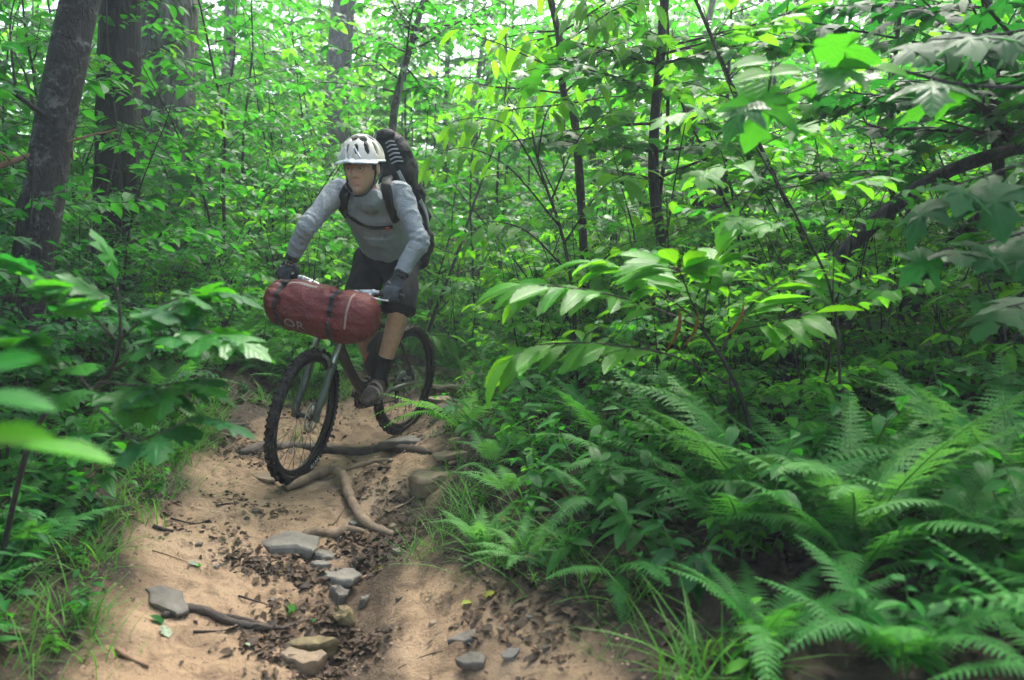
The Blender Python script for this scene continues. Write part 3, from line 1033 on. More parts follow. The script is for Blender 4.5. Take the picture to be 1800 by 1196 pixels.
stick('dead_bough', 'dark crooked bough arching left off the lichen trunk', [a, P(60, 190, 3.35), P(20, 165, 3.3), P(-30, 170, 3.25)], 0.014, 'twig', a, sub=[[P(30, 172, 3.3), P(22, 110, 3.3), P(18, 40, 3.3), P(30, -20, 3.3)], [P(60, 190, 3.35), P(40, 120, 3.35), P(0, 60, 3.35)]])

# ------------------------------------------------------------------ the wood behind: separate trees of three kinds
FT = []
for k, (Ht, nb, bl, mat, lf) in enumerate([(9.0, 30, 2.6, 'leaf_far', 0.20), (7.5, 28, 2.2, 'leaf_lime', 0.17), (10.5, 32, 2.8, 'leaf_far', 0.21)]):
    r_ = random.Random(300 + k)
    stem, fol = sapling_meshes(300 + k, Ht, int(nb * 1.3), bl, 'beech_far', lf * 1.15, 0.10, mat, r0=0.09, low=0.06, lean=0.05, bark='bark_grey', up=(0.0, 0.5))
    FT.append((stem, fol))
FT_LAB = ['pale misty broadleaf tree', 'yellow green young tree', 'tall loose crowned tree']
def where(x, y):
    """what a thing stands beside or behind, for its description"""
    if y > 20: return 'deep in the far mist'
    if y > 13: return 'in the mist behind the grey trunk' if x < -2.5 else ('in the mist behind the cyclist' if x < 1.2 else 'in the mist behind the broken stump')
    if y > 6.8: return 'beside the massive grey trunk' if x < -2.6 else ('beyond the fern bed behind the cyclist' if x < 1.0 else 'around the broken stump')
    if x < 0: return 'between the lichen trunk and the blackish trunk' if y < 4.7 else 'on the bank behind the front wheel'
    if x < 1.9: return 'behind the bright chestnut sapling'
    return 'under the low leaning trunks'
spots = []
tries = 0
while len(spots) < 110 and tries < 6000:
    tries += 1
    y = 14.0 + 24 * rnd.random() ** 1.2
    x = rnd.uniform(-1.0, 1.0) * (y * 0.75 + 1.5)
    if all((x - a) ** 2 + (y - b) ** 2 > (1.1 + .045 * y) ** 2 for a, b in spots):
        if y < 24 and -.22 * y < x < .16 * y and rnd.random() < .65: continue
        spots.append((x, y))
for i, (x, y) in enumerate(spots):
    k = i % 3
    w = where(x, y)
    plant_from(FT[k], ['misty_tree', 'young_tree', 'tall_tree'][k], FT_LAB[k] + ' ' + w, 'tree', (x, y, H(x, y) - .05), ['pale', 'yellow green', 'tall'][k] + ' trees ' + w, rnd.uniform(0, 6.28), rnd.uniform(.75, 1.2), 'trunk', 'crown')
# unseen trees of the wood around, added so their boughs shade the banks
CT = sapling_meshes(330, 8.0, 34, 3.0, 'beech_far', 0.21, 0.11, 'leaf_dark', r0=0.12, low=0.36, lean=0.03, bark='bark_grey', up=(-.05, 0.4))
for i, (x, y, s) in enumerate([(7.2, 1.2, 1.0), (4.6, -2.4, 1.1), (-4.3, 0.9, 1.0), (-5.4, 2.9, 1.0), (-3.4, -1.8, 1.1), (0.3, -3.6, 1.2), (-1.6, -6.0, 1.2), (2.4, -6.2, 1.2), (6.8, 5.0, 1.1), (-6.9, 5.2, 1.1)]):
    plant_from(CT, 'unseen_shade_tree', 'unseen high crowned tree added to shade the ' + ('fern bank' if x > 1 else 'sandy bank' if x < -1 else 'low end of the trail'), 'tree', (x, y, H(x, y) - .05), 'unseen canopy trees added to shade the ' + ('fern bank' if x > 1 else 'sandy bank' if x < -1 else 'trail end'), i * 1.3, s, 'trunk', 'crown')

# ------------------------------------------------------------------ understorey shrubs and saplings
SV = {
    'beech_a': sapling_meshes(401, 3.4, 18, 1.15, 'beech', 0.105, 0.055, 'leaf_beech', 0.018, .12),
    'beech_b': sapling_meshes(402, 4.4, 20, 1.3, 'beech', 0.110, 0.060, 'leaf_beech', 0.022, .20),
    'beech_c': sapling_meshes(403, 2.2, 16, 0.9, 'beech', 0.092, 0.050, 'leaf_beech', 0.012, .08, stems=2),
    'lime_a': sapling_meshes(404, 1.5, 16, 0.75, 'beech', 0.092, 0.048, 'leaf_lime', 0.009, .08, stems=3),
    'lime_b': sapling_meshes(405, 2.6, 18, 0.95, 'beech', 0.110, 0.056, 'leaf_lime', 0.013, .10, stems=2),
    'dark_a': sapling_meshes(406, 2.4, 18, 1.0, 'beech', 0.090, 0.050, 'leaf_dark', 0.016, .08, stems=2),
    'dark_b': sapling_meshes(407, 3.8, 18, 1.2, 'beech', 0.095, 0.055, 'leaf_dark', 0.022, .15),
    'maple_a': sapling_meshes(408, 3.6, 16, 1.1, 'maple', 0.13, 0.085, 'leaf_maple', 0.02, .15),
    'maple_b': sapling_meshes(409, 2.0, 12, 0.8, 'maple', 0.12, 0.080, 'leaf_maple', 0.012, .12, stems=2),
    'chest_a': sapling_meshes(410, 3.2, 13, 1.0, 'chestnut', 0.17, 0.10, 'leaf_chestnut', 0.02, .12, drop=0.7),
    'chest_b': sapling_meshes(411, 1.7, 12, 0.75, 'chestnut_b', 0.15, 0.09, 'leaf_chestnut', 0.012, .10, stems=2, drop=0.5),
}
RAD = {'beech_a': 1.1, 'beech_b': 1.3, 'beech_c': .9, 'lime_a': .7, 'lime_b': .9, 'dark_a': 1.0, 'dark_b': 1.2, 'maple_a': 1.1, 'maple_b': .8, 'chest_a': 1.0, 'chest_b': .75}
SLAB = {
    'beech': ('beech_sapling', 'leafy sapling with small oval mid green leaves', 'small leaved saplings'),
    'lime': ('lime_shrub', 'bright yellow green leafy shrub', 'bright shrubs'),
    'dark': ('dark_shrub', 'deep green glossy leaved shrub', 'deep green shrubs'),
    'maple': ('maple_sapling', 'young maple with lobed green leaves', 'young maples'),
    'chest': ('chestnut_sapling', 'young chestnut with long toothed leaves', 'chestnut saplings'),
}
def shrub(v, x, y, sc=1.0, rz=None, sink=0.0):
    n, lab, g = SLAB[v.split('_')[0]]
    w = where(x, y)
    lab, g = lab + ' ' + w, g + ' ' + w
    return plant_from(SV[v], n, lab, 'tree' if n.endswith('sapling') else 'shrub', (x, y, H(x, y) - sink), g, rnd.uniform(0, 6.28) if rz is None else rz, sc)
def clear(x, y, rad):
    """keep the trail, the bike and the line of sight to the rider free"""
    xl, xr = edges(y)
    if xl - rad * .55 < x < xr + rad * .55:
        return False
    if y < 5.6:
        a = CX + FPX * (x - rad * .9) / y
        b_ = CX + FPX * (x + rad * .9) / y
        if b_ > 455 and a < 800:
            return False
    return True
placed = []
def scatter(n, kinds, xr_, yr_, sep=0.6, smin=.8, smax=1.15):
    k = t_ = 0
    while k < n and t_ < 3000:
        t_ += 1
        y = rnd.uniform(*yr_)
        lo, hi = xr_(y) if callable(xr_) else xr_
        x = rnd.uniform(lo, hi)
        v = rnd.choice(kinds)
        s = rnd.uniform(smin, smax)
        if not clear(x, y, RAD[v] * s):
            continue
        if any((x - a) ** 2 + (y - b_) ** 2 < sep ** 2 for a, b_ in placed):
            continue
        placed.append((x, y))
        shrub(v, x, y, s)
        k += 1
# left of the trail
scatter(8, ['dark_a', 'maple_b', 'dark_a'], (-3.4, -2.2), (2.2, 3.4), .45, .7, .95)
scatter(12, ['dark_a', 'beech_c', 'dark_b'], (-4.4, -2.4), (3.2, 4.6), .5)
scatter(18, ['beech_a', 'beech_b', 'beech_c', 'beech_a'], (-5.2, -2.2), (4.6, 6.8), .5)
scatter(14, ['lime_a', 'beech_c', 'lime_b'], (-3.8, -1.5), (5.4, 7.6), .42, .7, 1.0)
scatter(9, ['beech_c', 'lime_a', 'beech_c'], (-2.4, -1.85), (4.5, 5.9), .2, .4, .6)
scatter(12, ['beech_b', 'beech_a', 'beech_b'], (-6.2, -2.6), (6.8, 9.2), .4)
# right of the trail
scatter(10, ['maple_a', 'dark_b', 'maple_b', 'beech_c'], (2.6, 4.8), (3.3, 4.6), .5)
scatter(18, ['maple_a', 'chest_a', 'beech_a', 'lime_b', 'maple_b', 'beech_b'], (0.9, 4.8), (4.6, 6.6), .5)
scatter(14, ['lime_a', 'chest_b', 'maple_b', 'lime_a'], (0.35, 2.4), (4.4, 6.6), .36, .65, 1.0)
scatter(44, ['maple_b', 'lime_a', 'chest_b', 'beech_c', 'lime_a'], (0.55, 3.6), (2.9, 4.6), .2, .42, .75)
scatter(18, ['lime_a', 'chest_b', 'beech_c', 'maple_b', 'lime_a'], (0.0, 1.5), (4.3, 6.3), .2, .5, .85)
# behind
scatter(34, ['beech_b', 'lime_b', 'beech_a', 'maple_a', 'lime_b', 'chest_a'], lambda y: (-y * .72, y * .72), (6.9, 9.5), .62)
scatter(75, ['beech_b', 'lime_b', 'lime_b', 'lime_b', 'maple_a'], lambda y: (-y * .74, y * .74), (9.2, 15), .6, 1.1, 1.6)
scatter(75, ['lime_a', 'lime_a', 'beech_c', 'maple_b', 'lime_b'], lambda y: (-y * .62, y * .62), (6.6, 12.0), .34)
scatter(16, ['dark_a', 'beech_c', 'dark_a'], (-3.2, -1.95), (2.6, 4.4), .22, .4, .7)

# ================================================================== FOREGROUND PLANTS WITH LEAVES ONE BY ONE
def leafy(name, label, cat, base, branches, leaves, stem_mat='twig', r0=0.008, group=None):
    """branches: list of (points, r0, r1); leaves: (pos, dir, normal, size, kind, mat). Petioles tie stray leaves to the wood."""
    base = np.asarray(base, float)
    t = thing(name, label, cat, base, group)
    mb = MB()
    allp = []
    for pts, a, b_ in branches:
        c = catmull(np.asarray(pts), 6)
        mb.tube(c, np.linspace(a, b_, len(c)), 7)
        allp.append(c)
    allp = np.vstack(allp)
    for pos, d, n, s, kind, mat in leaves:
        q = allp[np.argmin(((allp - pos) ** 2).sum(1))]
        e = pos - unit(d) * s * 0.1
        g = np.linalg.norm(e - q)
        if g > 0.01:
            mid = (q + e) / 2 + np.array([0, 0, 0.06 * g])
            mb.tube(catmull([q, mid, e], 3), np.linspace(0.0022, 0.0014, 7), 4, cap=False)
    link('stem', mb.mesh('stem', base), M[stem_mat], t)
    for pos, d, n, s, kind, mat in leaves:
        x, y, z = frame_from(d, n)
        link('leaf', leaf_mesh(kind, mat), None, t, mat4(x, y, z, np.asarray(pos) - base, s))
    return t
def px_dir(ang, toward=0.0):
    """direction in the picture plane (degrees, 0 = right, 90 = up), leaning towards the viewer"""
    a = R(ang)
    return unit(np.array([math.cos(a), -toward, math.sin(a)]))
def auto_leaves(r_, paths, n, size, kinds, mat, spread=0.9, droop=0.35, face=0.35, tip=True, roll=0.3):
    """leaves set along the outer part of each branch"""
    out = []
    for pts in paths:
        c = catmull(np.asarray(pts), 6)
        for k in range(n):
            t = 1.0 if (k == 0 and tip) else 0.25 + 0.75 * (k / n)
            p, d = along(c, min(t, .999))
            side = unit(np.cross(d, [0, 0, 1]))
            sg = 1 if k % 2 else -1
            ld = d if (k == 0 and tip) else unit(d * r_.uniform(.4, 1.0) + side * sg * spread * r_.uniform(.6, 1.2))
            ld = unit(ld + np.array([0, 0, -droop * r_.uniform(.2, 1.5)]))
            nr = unit(np.array([r_.gauss(0, roll), -face + r_.gauss(0, roll), 1.0]))
            s = size * r_.uniform(.7, 1.12)
            out.append((p + ld * s * r_.uniform(.12, .3), ld, nr, s, r_.choice(kinds), mat))
    return out
r_ = random.Random(51)
# oak sapling, left foreground
D = 1.95
B0 = on_ground(P(-30, 800, 2.35))
b1 = [B0, P(60, 760, 2.2), P(170, 680, 2.0), P(205, 630, D), P(212, 560, D), P(205, 505, D)]
b2 = [P(203, 650, D), P(270, 605, 1.9), P(330, 580, 1.88), P(375, 585, 1.86)]
b3 = [P(208, 600, D), P(280, 540, 1.95), P(340, 515, 1.95)]
b4 = [P(178, 672, D), P(260, 680, 1.9), P(315, 672, 1.85)]
b5 = [P(206, 600, D), P(150, 545, 1.9), P(90, 495, 1.85)]
b6 = [P(160, 690, D), P(120, 640, 1.9), P(60, 600, 1.85)]
b7 = [P(150, 695, D), P(230, 770, 1.8), P(280, 760, 1.75), P(330, 740, 1.75)]
br = [(b1, .009, .003), (b2, .005, .002), (b3, .004, .002), (b4, .004, .002), (b5, .004, .002), (b6, .004, .002), (b7, .003, .0015)]
lv = auto_leaves(r_, [b2, b3, b4, b5, b6], 10, 0.14, ['oak', 'oak_b', 'maple'], 'leaf_maple', .9, .25, .1)
lv += auto_leaves(r_, [b2, b3, b4, b5, b6, b7], 5, 0.13, ['oak', 'oak_b'], 'leaf_dark', 1.0, .35, .0)
lv += auto_leaves(r_, [b1], 5, 0.14, ['oak', 'oak_b'], 'leaf_maple', .9, .2, .1)
leafy('oak_sapling', 'young oak with large blurred lobed leaves beside the sandy bank', 'tree', B0, br, lv)
# blurred sprig almost touching the lens, left
D = 0.78
B0 = on_ground(P(-420, 1100, 1.15))
b1 = [B0, P(-330, 800, 1.0), P(-160, 690, .9), P(-60, 660, D)]
b2 = [P(-250, 760, .95), P(-130, 770, .85), P(-50, 765, D)]
lv = [(P(-50, 655, D), px_dir(18, .1), (0, -.6, .8), .075, 'chestnut_b', 'leaf_beech'), (P(-60, 700, D), px_dir(0, .05), (0, -.25, 1), .095, 'chestnut_b', 'leaf_maple'),
      (P(-60, 770, D), px_dir(5, .0), (0, -.5, .9), .09, 'chestnut_b', 'leaf_chestnut'), (P(40, 785, D + .05), px_dir(-3, .0), (.1, -.15, 1), .10, 'chestnut_b', 'leaf_lime'),
      (P(-110, 640, D), px_dir(150, .0), (0, -.3, 1), .09, 'chestnut_b', 'leaf_chestnut')]
leafy('leaning_sprig', 'out of focus green leaves of a sprig leaning in close to the lens', 'plant', B0, [(b1, .005, .002), (b2, .003, .0015)], lv, 'green_stem')
# chestnut sapling, right of the trail
D = 2.75
B0 = on_ground(P(1330, 800, D))
F1 = P(1235, 580, D)
b1 = [B0, P(1315, 740, D), P(1280, 650, D), F1]
c1 = [F1, P(1170, 550, 2.7), P(1080, 520, 2.65), P(990, 505, 2.6), P(935, 500, 2.6)]
c2 = [F1, P(1240, 530, 2.72), P(1250, 485, 2.7), P(1256, 465, 2.7)]
c3 = [P(1265, 620, D), P(1300, 560, 2.75), P(1350, 510, 2.8), P(1400, 480, 2.85)]
c4 = [P(1290, 680, D), P(1180, 625, 2.65), P(1060, 605, 2.55), P(960, 605, 2.5), P(905, 625, 2.5)]
c5 = [P(1235, 570, D), P(1170, 520, 2.8), P(1110, 480, 2.8), P(1060, 465, 2.8)]
c6 = [P(1300, 580, D), P(1350, 570, 2.65), P(1410, 555, 2.6)]
c7 = [F1, P(1200, 490, 2.65), P(1190, 470, 2.6)]
br = [(b1, .010, .006), (c1, .005, .002), (c2, .004, .002), (c3, .004, .002), (c4, .004, .002), (c5, .004, .002), (c6, .003, .002), (c7, .003, .002)]
r_ = random.Random(52)
lv = auto_leaves(r_, [c1, c4], 20, 0.185, ['chestnut', 'chestnut_b'], 'leaf_chestnut', .8, .25, .3)
lv += auto_leaves(r_, [c1, c5, c2, c3, c7], 10, 0.17, ['chestnut_b', 'chestnut'], 'leaf_lime', .9, .15, .45)
lv += auto_leaves(r_, [c2, c3, c5, c6, c7], 12, 0.175, ['chestnut', 'chestnut_b'], 'leaf_chestnut', .9, .25, .25)
for x, y, s in ((1193, 540, .15), (1226, 545, .14), (1306, 530, .13)):
    lv.append((P(x, y, 2.6), px_dir(-88 + r_.uniform(-6, 6), .1), (0.9, -.5, .1), s, 'chestnut', 'leaf_dead'))
leafy('chestnut_bush', 'bright chestnut sapling with a few shrivelled brown leaves hanging over the ferns', 'tree', B0, br, lv)
# second chestnut, further back, leaves drooping in pairs
D = 4.4
B0 = on_ground(P(1000, 700, D))
b1 = [B0, P(1010, 560, D), P(990, 420, D), P(950, 300, D), P(935, 230, D)]
c1 = [P(985, 400, D), P(900, 300, 4.2), P(830, 262, 4.15), P(775, 265, 4.1)]
c2 = [P(960, 330, D), P(900, 230, 4.3), P(850, 208, 4.25), P(800, 212, 4.2)]
c3 = [P(990, 430, D), P(1060, 330, 4.2), P(1120, 300, 4.15)]
c4 = [P(970, 350, D), P(1020, 240, 4.3), P(1080, 190, 4.3)]
c5 = [P(1000, 480, D), P(930, 410, 4.2), P(870, 390, 4.1), P(840, 400, 4.1)]
c6 = [P(945, 280, D), P(960, 200, 4.3), P(990, 170, 4.3)]
c7 = [P(1005, 520, D), P(1080, 440, 4.2), P(1140, 420, 4.1)]
br = [(b1, .014, .005)] + [(c, .006, .002) for c in (c1, c2, c3, c4, c5, c6, c7)]
r_ = random.Random(53)
lv = auto_leaves(r_, [c1, c2, c3, c4, c5, c6, c7], 11, 0.165, ['chestnut', 'chestnut_b', 'chestnut'], 'leaf_chestnut', .8, .75, .3)
leafy('chestnut_bush', 'taller chestnut sapling with leaves drooping in pairs beside the backpack', 'tree', B0, br, lv)
# maple tree at the right edge with boughs reaching into the picture
D = 2.1
B0 = on_ground(P(2080, 900, 2.6))
tk = [B0, P(2060, 500, 2.55), P(2050, 200, 2.5), P(2040, -100, 2.5), P(2030, -700, 2.5)]
c1 = [P(2045, 120, 2.5), P(1850, 150, 2.2), P(1700, 150, 2.0), P(1580, 125, 1.95), P(1480, 120, 1.95), P(1400, 135, 1.95)]
c2 = [P(2050, 220, 2.5), P(1880, 260, 2.2), P(1760, 300, 2.0), P(1660, 330, 1.95)]
c3 = [P(2055, 350, 2.5), P(1900, 380, 2.2), P(1760, 420, 2.05), P(1650, 440, 2.0)]
c4 = [P(2040, 0, 2.5), P(1900, 30, 2.2), P(1760, 60, 2.1), P(1640, 70, 2.0)]
c5 = [P(2058, 450, 2.5), P(1950, 490, 2.3), P(1850, 520, 2.1), P(1770, 540, 2.0)]
c6 = [P(1480, 120, 1.95), P(1400, 160, 1.95), P(1340, 165, 1.95)]
br = [(tk, .075, .045)] + [(c, .007, .002) for c in (c1, c2, c3, c4, c5)] + [(c6, .003, .0015)]
r_ = random.Random(54)
lv = auto_leaves(r_, [c2, c3, c5], 9, 0.155, ['maple', 'maple_b'], 'leaf_dark', .9, .45, .25)
lv += auto_leaves(r_, [c4], 10, 0.15, ['maple', 'maple_b'], 'leaf_dark', .9, .35, .3)
lv += auto_leaves(r_, [c1], 6, 0.15, ['maple', 'maple_b'], 'leaf_maple', .9, .35, .3, tip=False)
lv += [(P(1435, 80, 1.95), px_dir(-10, .25), (.15, .25, 1), .165, 'maple', 'leaf_maple'),
       (P(1350, 150, 1.95), px_dir(-112, .3), (-.15, -1, .35), .165, 'maple_b', 'leaf_maple'),
       (P(1325, 175, 1.95), px_dir(-140, .3), (-.7, -.6, .5), .13, 'maple_b', 'leaf_maple')]
for x, y, a in ((1352, 108, 178), (1352, 130, 182), (1412, 125, 176), (1470, 118, 10), (1540, 120, -4)):
    lv.append((P(x, y, 1.93), px_dir(a, .12), (0, -.75, .8), .095, 'beech', 'leaf_lime'))
leafy('maple_tree', 'maple with big lobed leaves reaching in over the shaded bank', 'tree', B0, br, lv, 'bark_dark')
mp = tk[-1] - B0
tt = [o for o in COL.objects if o.name == 'maple_tree'][0]
st, fo = crown_mesh(55, [mp * .8, mp], 0.14, 0.085, 'beech_far', 'leaf_dark', 1.2, 6)
link('limb', st, None, tt)['kind'] = 'stuff'
link('crown', fo, None, tt)['kind'] = 'stuff'

# lime leaved sapling under the maple bough
D = 2.7
B0 = on_ground(P(1480, 760, D))
b1 = [B0, P(1470, 560, D), P(1410, 400, D), P(1330, 260, D), P(1270, 120, D), P(1235, 10, D)]
c1 = [P(1300, 200, D), P(1250, 190, 2.6), P(1200, 200, 2.55)]
c2 = [P(1270, 120, D), P(1330, 60, 2.6), P(1390, 20, 2.55)]
c3 = [P(1255, 70, D), P(1290, 10, 2.65), P(1300, -60, 2.6)]
c4 = [P(1360, 310, D), P(1290, 290, 2.6), P(1230, 300, 2.55)]
c5 = [P(1420, 420, D), P(1350, 390, 2.6), P(1290, 380, 2.55)]
c6 = [P(1400, 380, D), P(1470, 330, 2.7), P(1530, 310, 2.65)]
c7 = [P(1330, 260, D), P(1400, 230, 2.65), P(1450, 240, 2.6)]
br = [(b1, .006, .002)] + [(c, .002, .001) for c in (c1, c2, c3, c4, c5, c6, c7)]
r_ = random.Random(57)
lv = auto_leaves(r_, [c1, c2, c3, c4, c5, c6, c7], 7, 0.12, ['beech', 'maple'], 'leaf_lime', .9, .25, .35)
leafy('lime_sapling', 'slender sapling with bright lime leaves rising past the big maple leaves', 'tree', B0, br, lv)

# ------------------------------------------------------------------ ferns
FR = 'green fern arching out of the bank among low leaves'
def ferns(pts, size, n, seed, group, label, **kw):
    for i, (x, y) in enumerate(pts):
        s = size * (0.8 + 0.4 * ((i * 37 + seed) % 10) / 10)
        fern((x, y, H(x, y) - .01), n, s, seed * 100 + i, label, group, **kw)
ferns([(.62, 1.85), (.95, 2.05), (.85, 1.62), (1.25, 1.85), (1.35, 2.3), (1.05, 2.45), (1.65, 2.2), (1.7, 2.65), (.72, 2.35), (1.4, 1.55), (1.9, 2.0), (2.0, 2.9), (1.3, 2.8), (1.12, 1.42), (1.3, 1.25)], .50, 9, 1,
      'ferns on the shaded right bank', 'large fern with arching fronds on the shaded bank opposite the sandy slope')
ferns([(1.0, 2.2), (1.3, 2.05), (1.55, 2.35), (.82, 2.6), (1.75, 1.95)], .72, 10, 5,
      'tall ferns over the bank', 'tall pale fern rising above its neighbours below the low leaning trunks', tilt=(.5, 1.0), mat='fern_pale')
ferns([(.38, 2.75), (.7, 2.9), (.45, 3.3), (.95, 3.3), (.3, 3.8), (.8, 3.9), (1.5, 3.4), (1.3, 3.9), (1.9, 3.7), (2.4, 3.5), (.25, 4.4), (.7, 4.6), (1.2, 4.7)], .5, 8, 2,
      'ferns under the chestnut sapling', 'fern growing under the bright chestnut sapling beside the trail')
ferns([(-1.55, 1.95), (-1.75, 2.2), (-1.5, 1.6), (-1.62, 2.5), (-1.9, 2.6), (-1.8, 2.0), (-1.78, 2.95), (-2.1, 2.4)], .42, 8, 3,
      'ferns at the left bank', 'soft green fern at the foot of the oak sapling beside the sandy bank')
ferns([(-1.9, 3.4), (-2.0, 3.8), (-2.25, 3.5), (-1.95, 4.3), (-2.2, 4.7), (-1.95, 5.1), (-1.85, 5.5), (-2.3, 5.3), (-1.75, 5.95)], .48, 8, 4,
      'ferns behind the front wheel', 'fern on the bank across the trail behind the front wheel')
ferns([(-.12, 2.95), (-.02, 3.25), (.05, 2.7), (-.1, 3.6)], .34, 8, 6,
      'ferns over the right trail edge', 'small fern spilling over the trail edge between the boulder and the sandy slope', mat='fern_pale')
# single fronds that stand out against the soil
pF = G(815, 772)
fern((pF[0], pF[1] - .05, H(pF[0], pF[1]) + .05), 5, .52, 777, 'bright fern with one frond reaching over the trail beside the rear wheel', None, (0.40, 0.62), azs=[196, 182, 215, 30, 80], mat='fern_bright')
pF = G(1085, 1020)
fern((pF[0], pF[1], H(pF[0], pF[1]) + .02), 5, .36, 778, 'small fern with fronds hanging down onto the bare soil', None, (-0.1, 0.6), azs=[-100, -70, -140, 20, 90])
pF = G(1110, 860)
fern((pF[0], pF[1], H(pF[0], pF[1]) + .04), 5, .5, 779, 'pale fern stretching one long frond toward the trail above the bare soil', None, (0.3, 0.7), azs=[172, 150, 200, 20, -60], mat='fern_pale')
k = 0
while k < 190:
    y = 5.4 + 7 * rnd.random() ** 1.5
    x = rnd.uniform(-.45, .50) * y
    xl, xr = edges(y)
    if xl - .25 < x < xr + .25 or (y < 6 and abs(x + .75) < .7):
        continue
    o = link('fern', FERN_FAR[k % 4], None)
    s = rnd.uniform(.38, .62)
    o.matrix_local = Matrix.Translation((x, y, H(x, y))) @ Matrix.Rotation(rnd.uniform(0, 6.28), 4, 'Z') @ Matrix.Scale(s, 4)
    w = 'behind the bicycle' if x < -.1 else 'behind the chestnut saplings' if x < 2 else 'below the broken stump'
    tag(o, 'light green fern in the fern bed ' + w, 'fern', 'ferns of the bed ' + w)
    k += 1

# ------------------------------------------------------------------ low leafy plants
def herb_mesh(seed, hgt, n, size, mat):
    r_ = random.Random(seed)
    mb, lv = MB(), []
    for s in range(3):
        st = wander((r_.uniform(-.03, .03), r_.uniform(-.03, .03), -.02), (r_.gauss(0, .3), r_.gauss(0, .3), 1), hgt * r_.uniform(.6, 1.0), 5, r_, .14)
        mb.tube(st, np.linspace(.0028, .001, 6), 4, cap=False)
        for k in range(n):
            p, d = along(st, .25 + .74 * (k + .5) / n)
            a = k * 1.7 + r_.uniform(-.3, .3)
            lv.append((p, unit((math.cos(a), math.sin(a), r_.uniform(-.4, .35))), unit((r_.gauss(0, .2), r_.gauss(0, .2), 1)), size * r_.uniform(.6, 1.2) * (1.1 - .4 * k / n)))
    pos, dirs, nrm, sz = (np.array([l[i] for l in lv]) for i in range(4))
    st = mb.mesh('stem'); st.materials.append(M['green_stem'])
    return st, cloud_mesh('leaves', 'herb', pos, dirs, nrm, sz, mat, r_=np.random.default_rng(seed))
HV = [herb_mesh(600 + i, [.28, .20, .34, .15, .24, .3][i], [9, 8, 10, 6, 9, 8][i], [.075, .06, .085, .05, .07, .1][i], ['leaf_beech', 'leaf_lime', 'leaf_beech', 'leaf_beech', 'leaf_dark', 'leaf_maple'][i]) for i in range(6)]
HL = [('leafy_herb', 'low leafy green plant on the bank', 'plants low on the banks'), ('leafy_herb', 'yellow green low plant on the bank', 'yellow green plants low on the banks')]
def herb(x, y, i, sc):
    n, lab, g = HL[1 if i == 1 else 0]
    w = ('beside the sandy slope' if y < 3.2 else 'near the boulder' if y < 4.6 else 'beside the rear wheel') if x > -.7 else ('under the oak sapling' if y < 3.2 else 'behind the front wheel')
    t = thing(n, lab + ' ' + w, 'plant', (x, y, H(x, y)), g + ' ' + w, rnd.uniform(0, 6.28))
    t.scale = (sc,) * 3
    link('stem', HV[i][0], None, t)['kind'] = 'stuff'
    link('foliage', HV[i][1], None, t)['kind'] = 'stuff'
k = 0
while k < 180:
    y = rnd.uniform(1.5, 6.5)
    xl, xr = edges(y)
    w = rnd.random() ** 1.5
    if rnd.random() < .34:
        x = xl - .02 - w * 1.1
    else:
        x = xr + .02 + w * 1.7
    if abs(y - 3.95) < .45 and -.7 < x < -.1:
        continue
    q = proj((x, y, H(x, y)))[0]
    if q[0] < -150 or q[0] > 1950 or q[1] > 1500:
        continue
    herb(x, y, rnd.choice([0, 1, 2, 3, 4, 5, 0, 3]) if not (0 < x - xr < .5 and y > 3.2) else rnd.choice([0, 1, 1, 3]), rnd.uniform(.6, 1.25) * (0.55 if (x < xl + .1 and x > xl - .2) or (xr < x < xr + .12) else 1))
    k += 1

pB = G(812, 792)
# a bright drift of taller soft plants between the trail and the chestnut saplings
k = 0
while k < 85:
    y = rnd.uniform(3.3, 6.0)
    xl, xr = edges(y)
    x = xr + .05 + rnd.random() * 1.0
    if abs(y - pB[1]) < .45 and x < pB[0] + .12:
        continue
    herb(x, y, rnd.choice([0, 1, 1, 2]), rnd.uniform(1.0, 1.6))
    k += 1
k = 0
while k < 75:
    y = rnd.uniform(1.7, 3.4)
    xl, xr = edges(y)
    x = xr + .15 + rnd.random() * 1.9
    herb(x, y, rnd.choice([0, 2, 4, 5, 2, 5]), rnd.uniform(.9, 1.5))
    k += 1
k = 0
while k < 60:
    y = rnd.uniform(1.9, 4.2)
    xl, xr = edges(y)
    x = xl - .12 - rnd.random() * .7
    herb(x, y, rnd.choice([0, 2, 4, 5]), rnd.uniform(.9, 1.4))
    k += 1

# ------------------------------------------------------------------ grass along the edges
def grass_at(pts, hs, seed):
    g = np.random.default_rng(seed)
    tv, tf = strip_leaf(np.array([.012, .013, .010, .006, .0015]), .45, .3)
    n = len(pts)
    az = g.random(n) * 6.283
    el = g.uniform(.5, 1.35, n)
    d = np.stack([np.cos(az) * np.cos(el), np.sin(az) * np.cos(el), np.sin(el)], -1)
    return (tv, tf), pts, d, np.tile([0, 0, 1.0], (n, 1)), hs
pts, hs = [], []
g = np.random.default_rng(77)
def clump(x, y, n, hgt, spread):
    for _ in range(n):
        a, b_ = x + g.normal(0, spread), y + g.normal(0, spread)
        pts.append((a, b_, H(a, b_) - .01)); hs.append(hgt * g.uniform(.5, 1.2))
for k in range(190):
    y = g.uniform(1.7, 6.5)
    xl, xr = edges(y)
    x = (xl - abs(g.normal(0, .12))) if g.random() < .45 else (xr + abs(g.normal(.03, .15)))
    clump(x, y, int(g.uniform(10, 26)), g.uniform(.12, .28), .04)
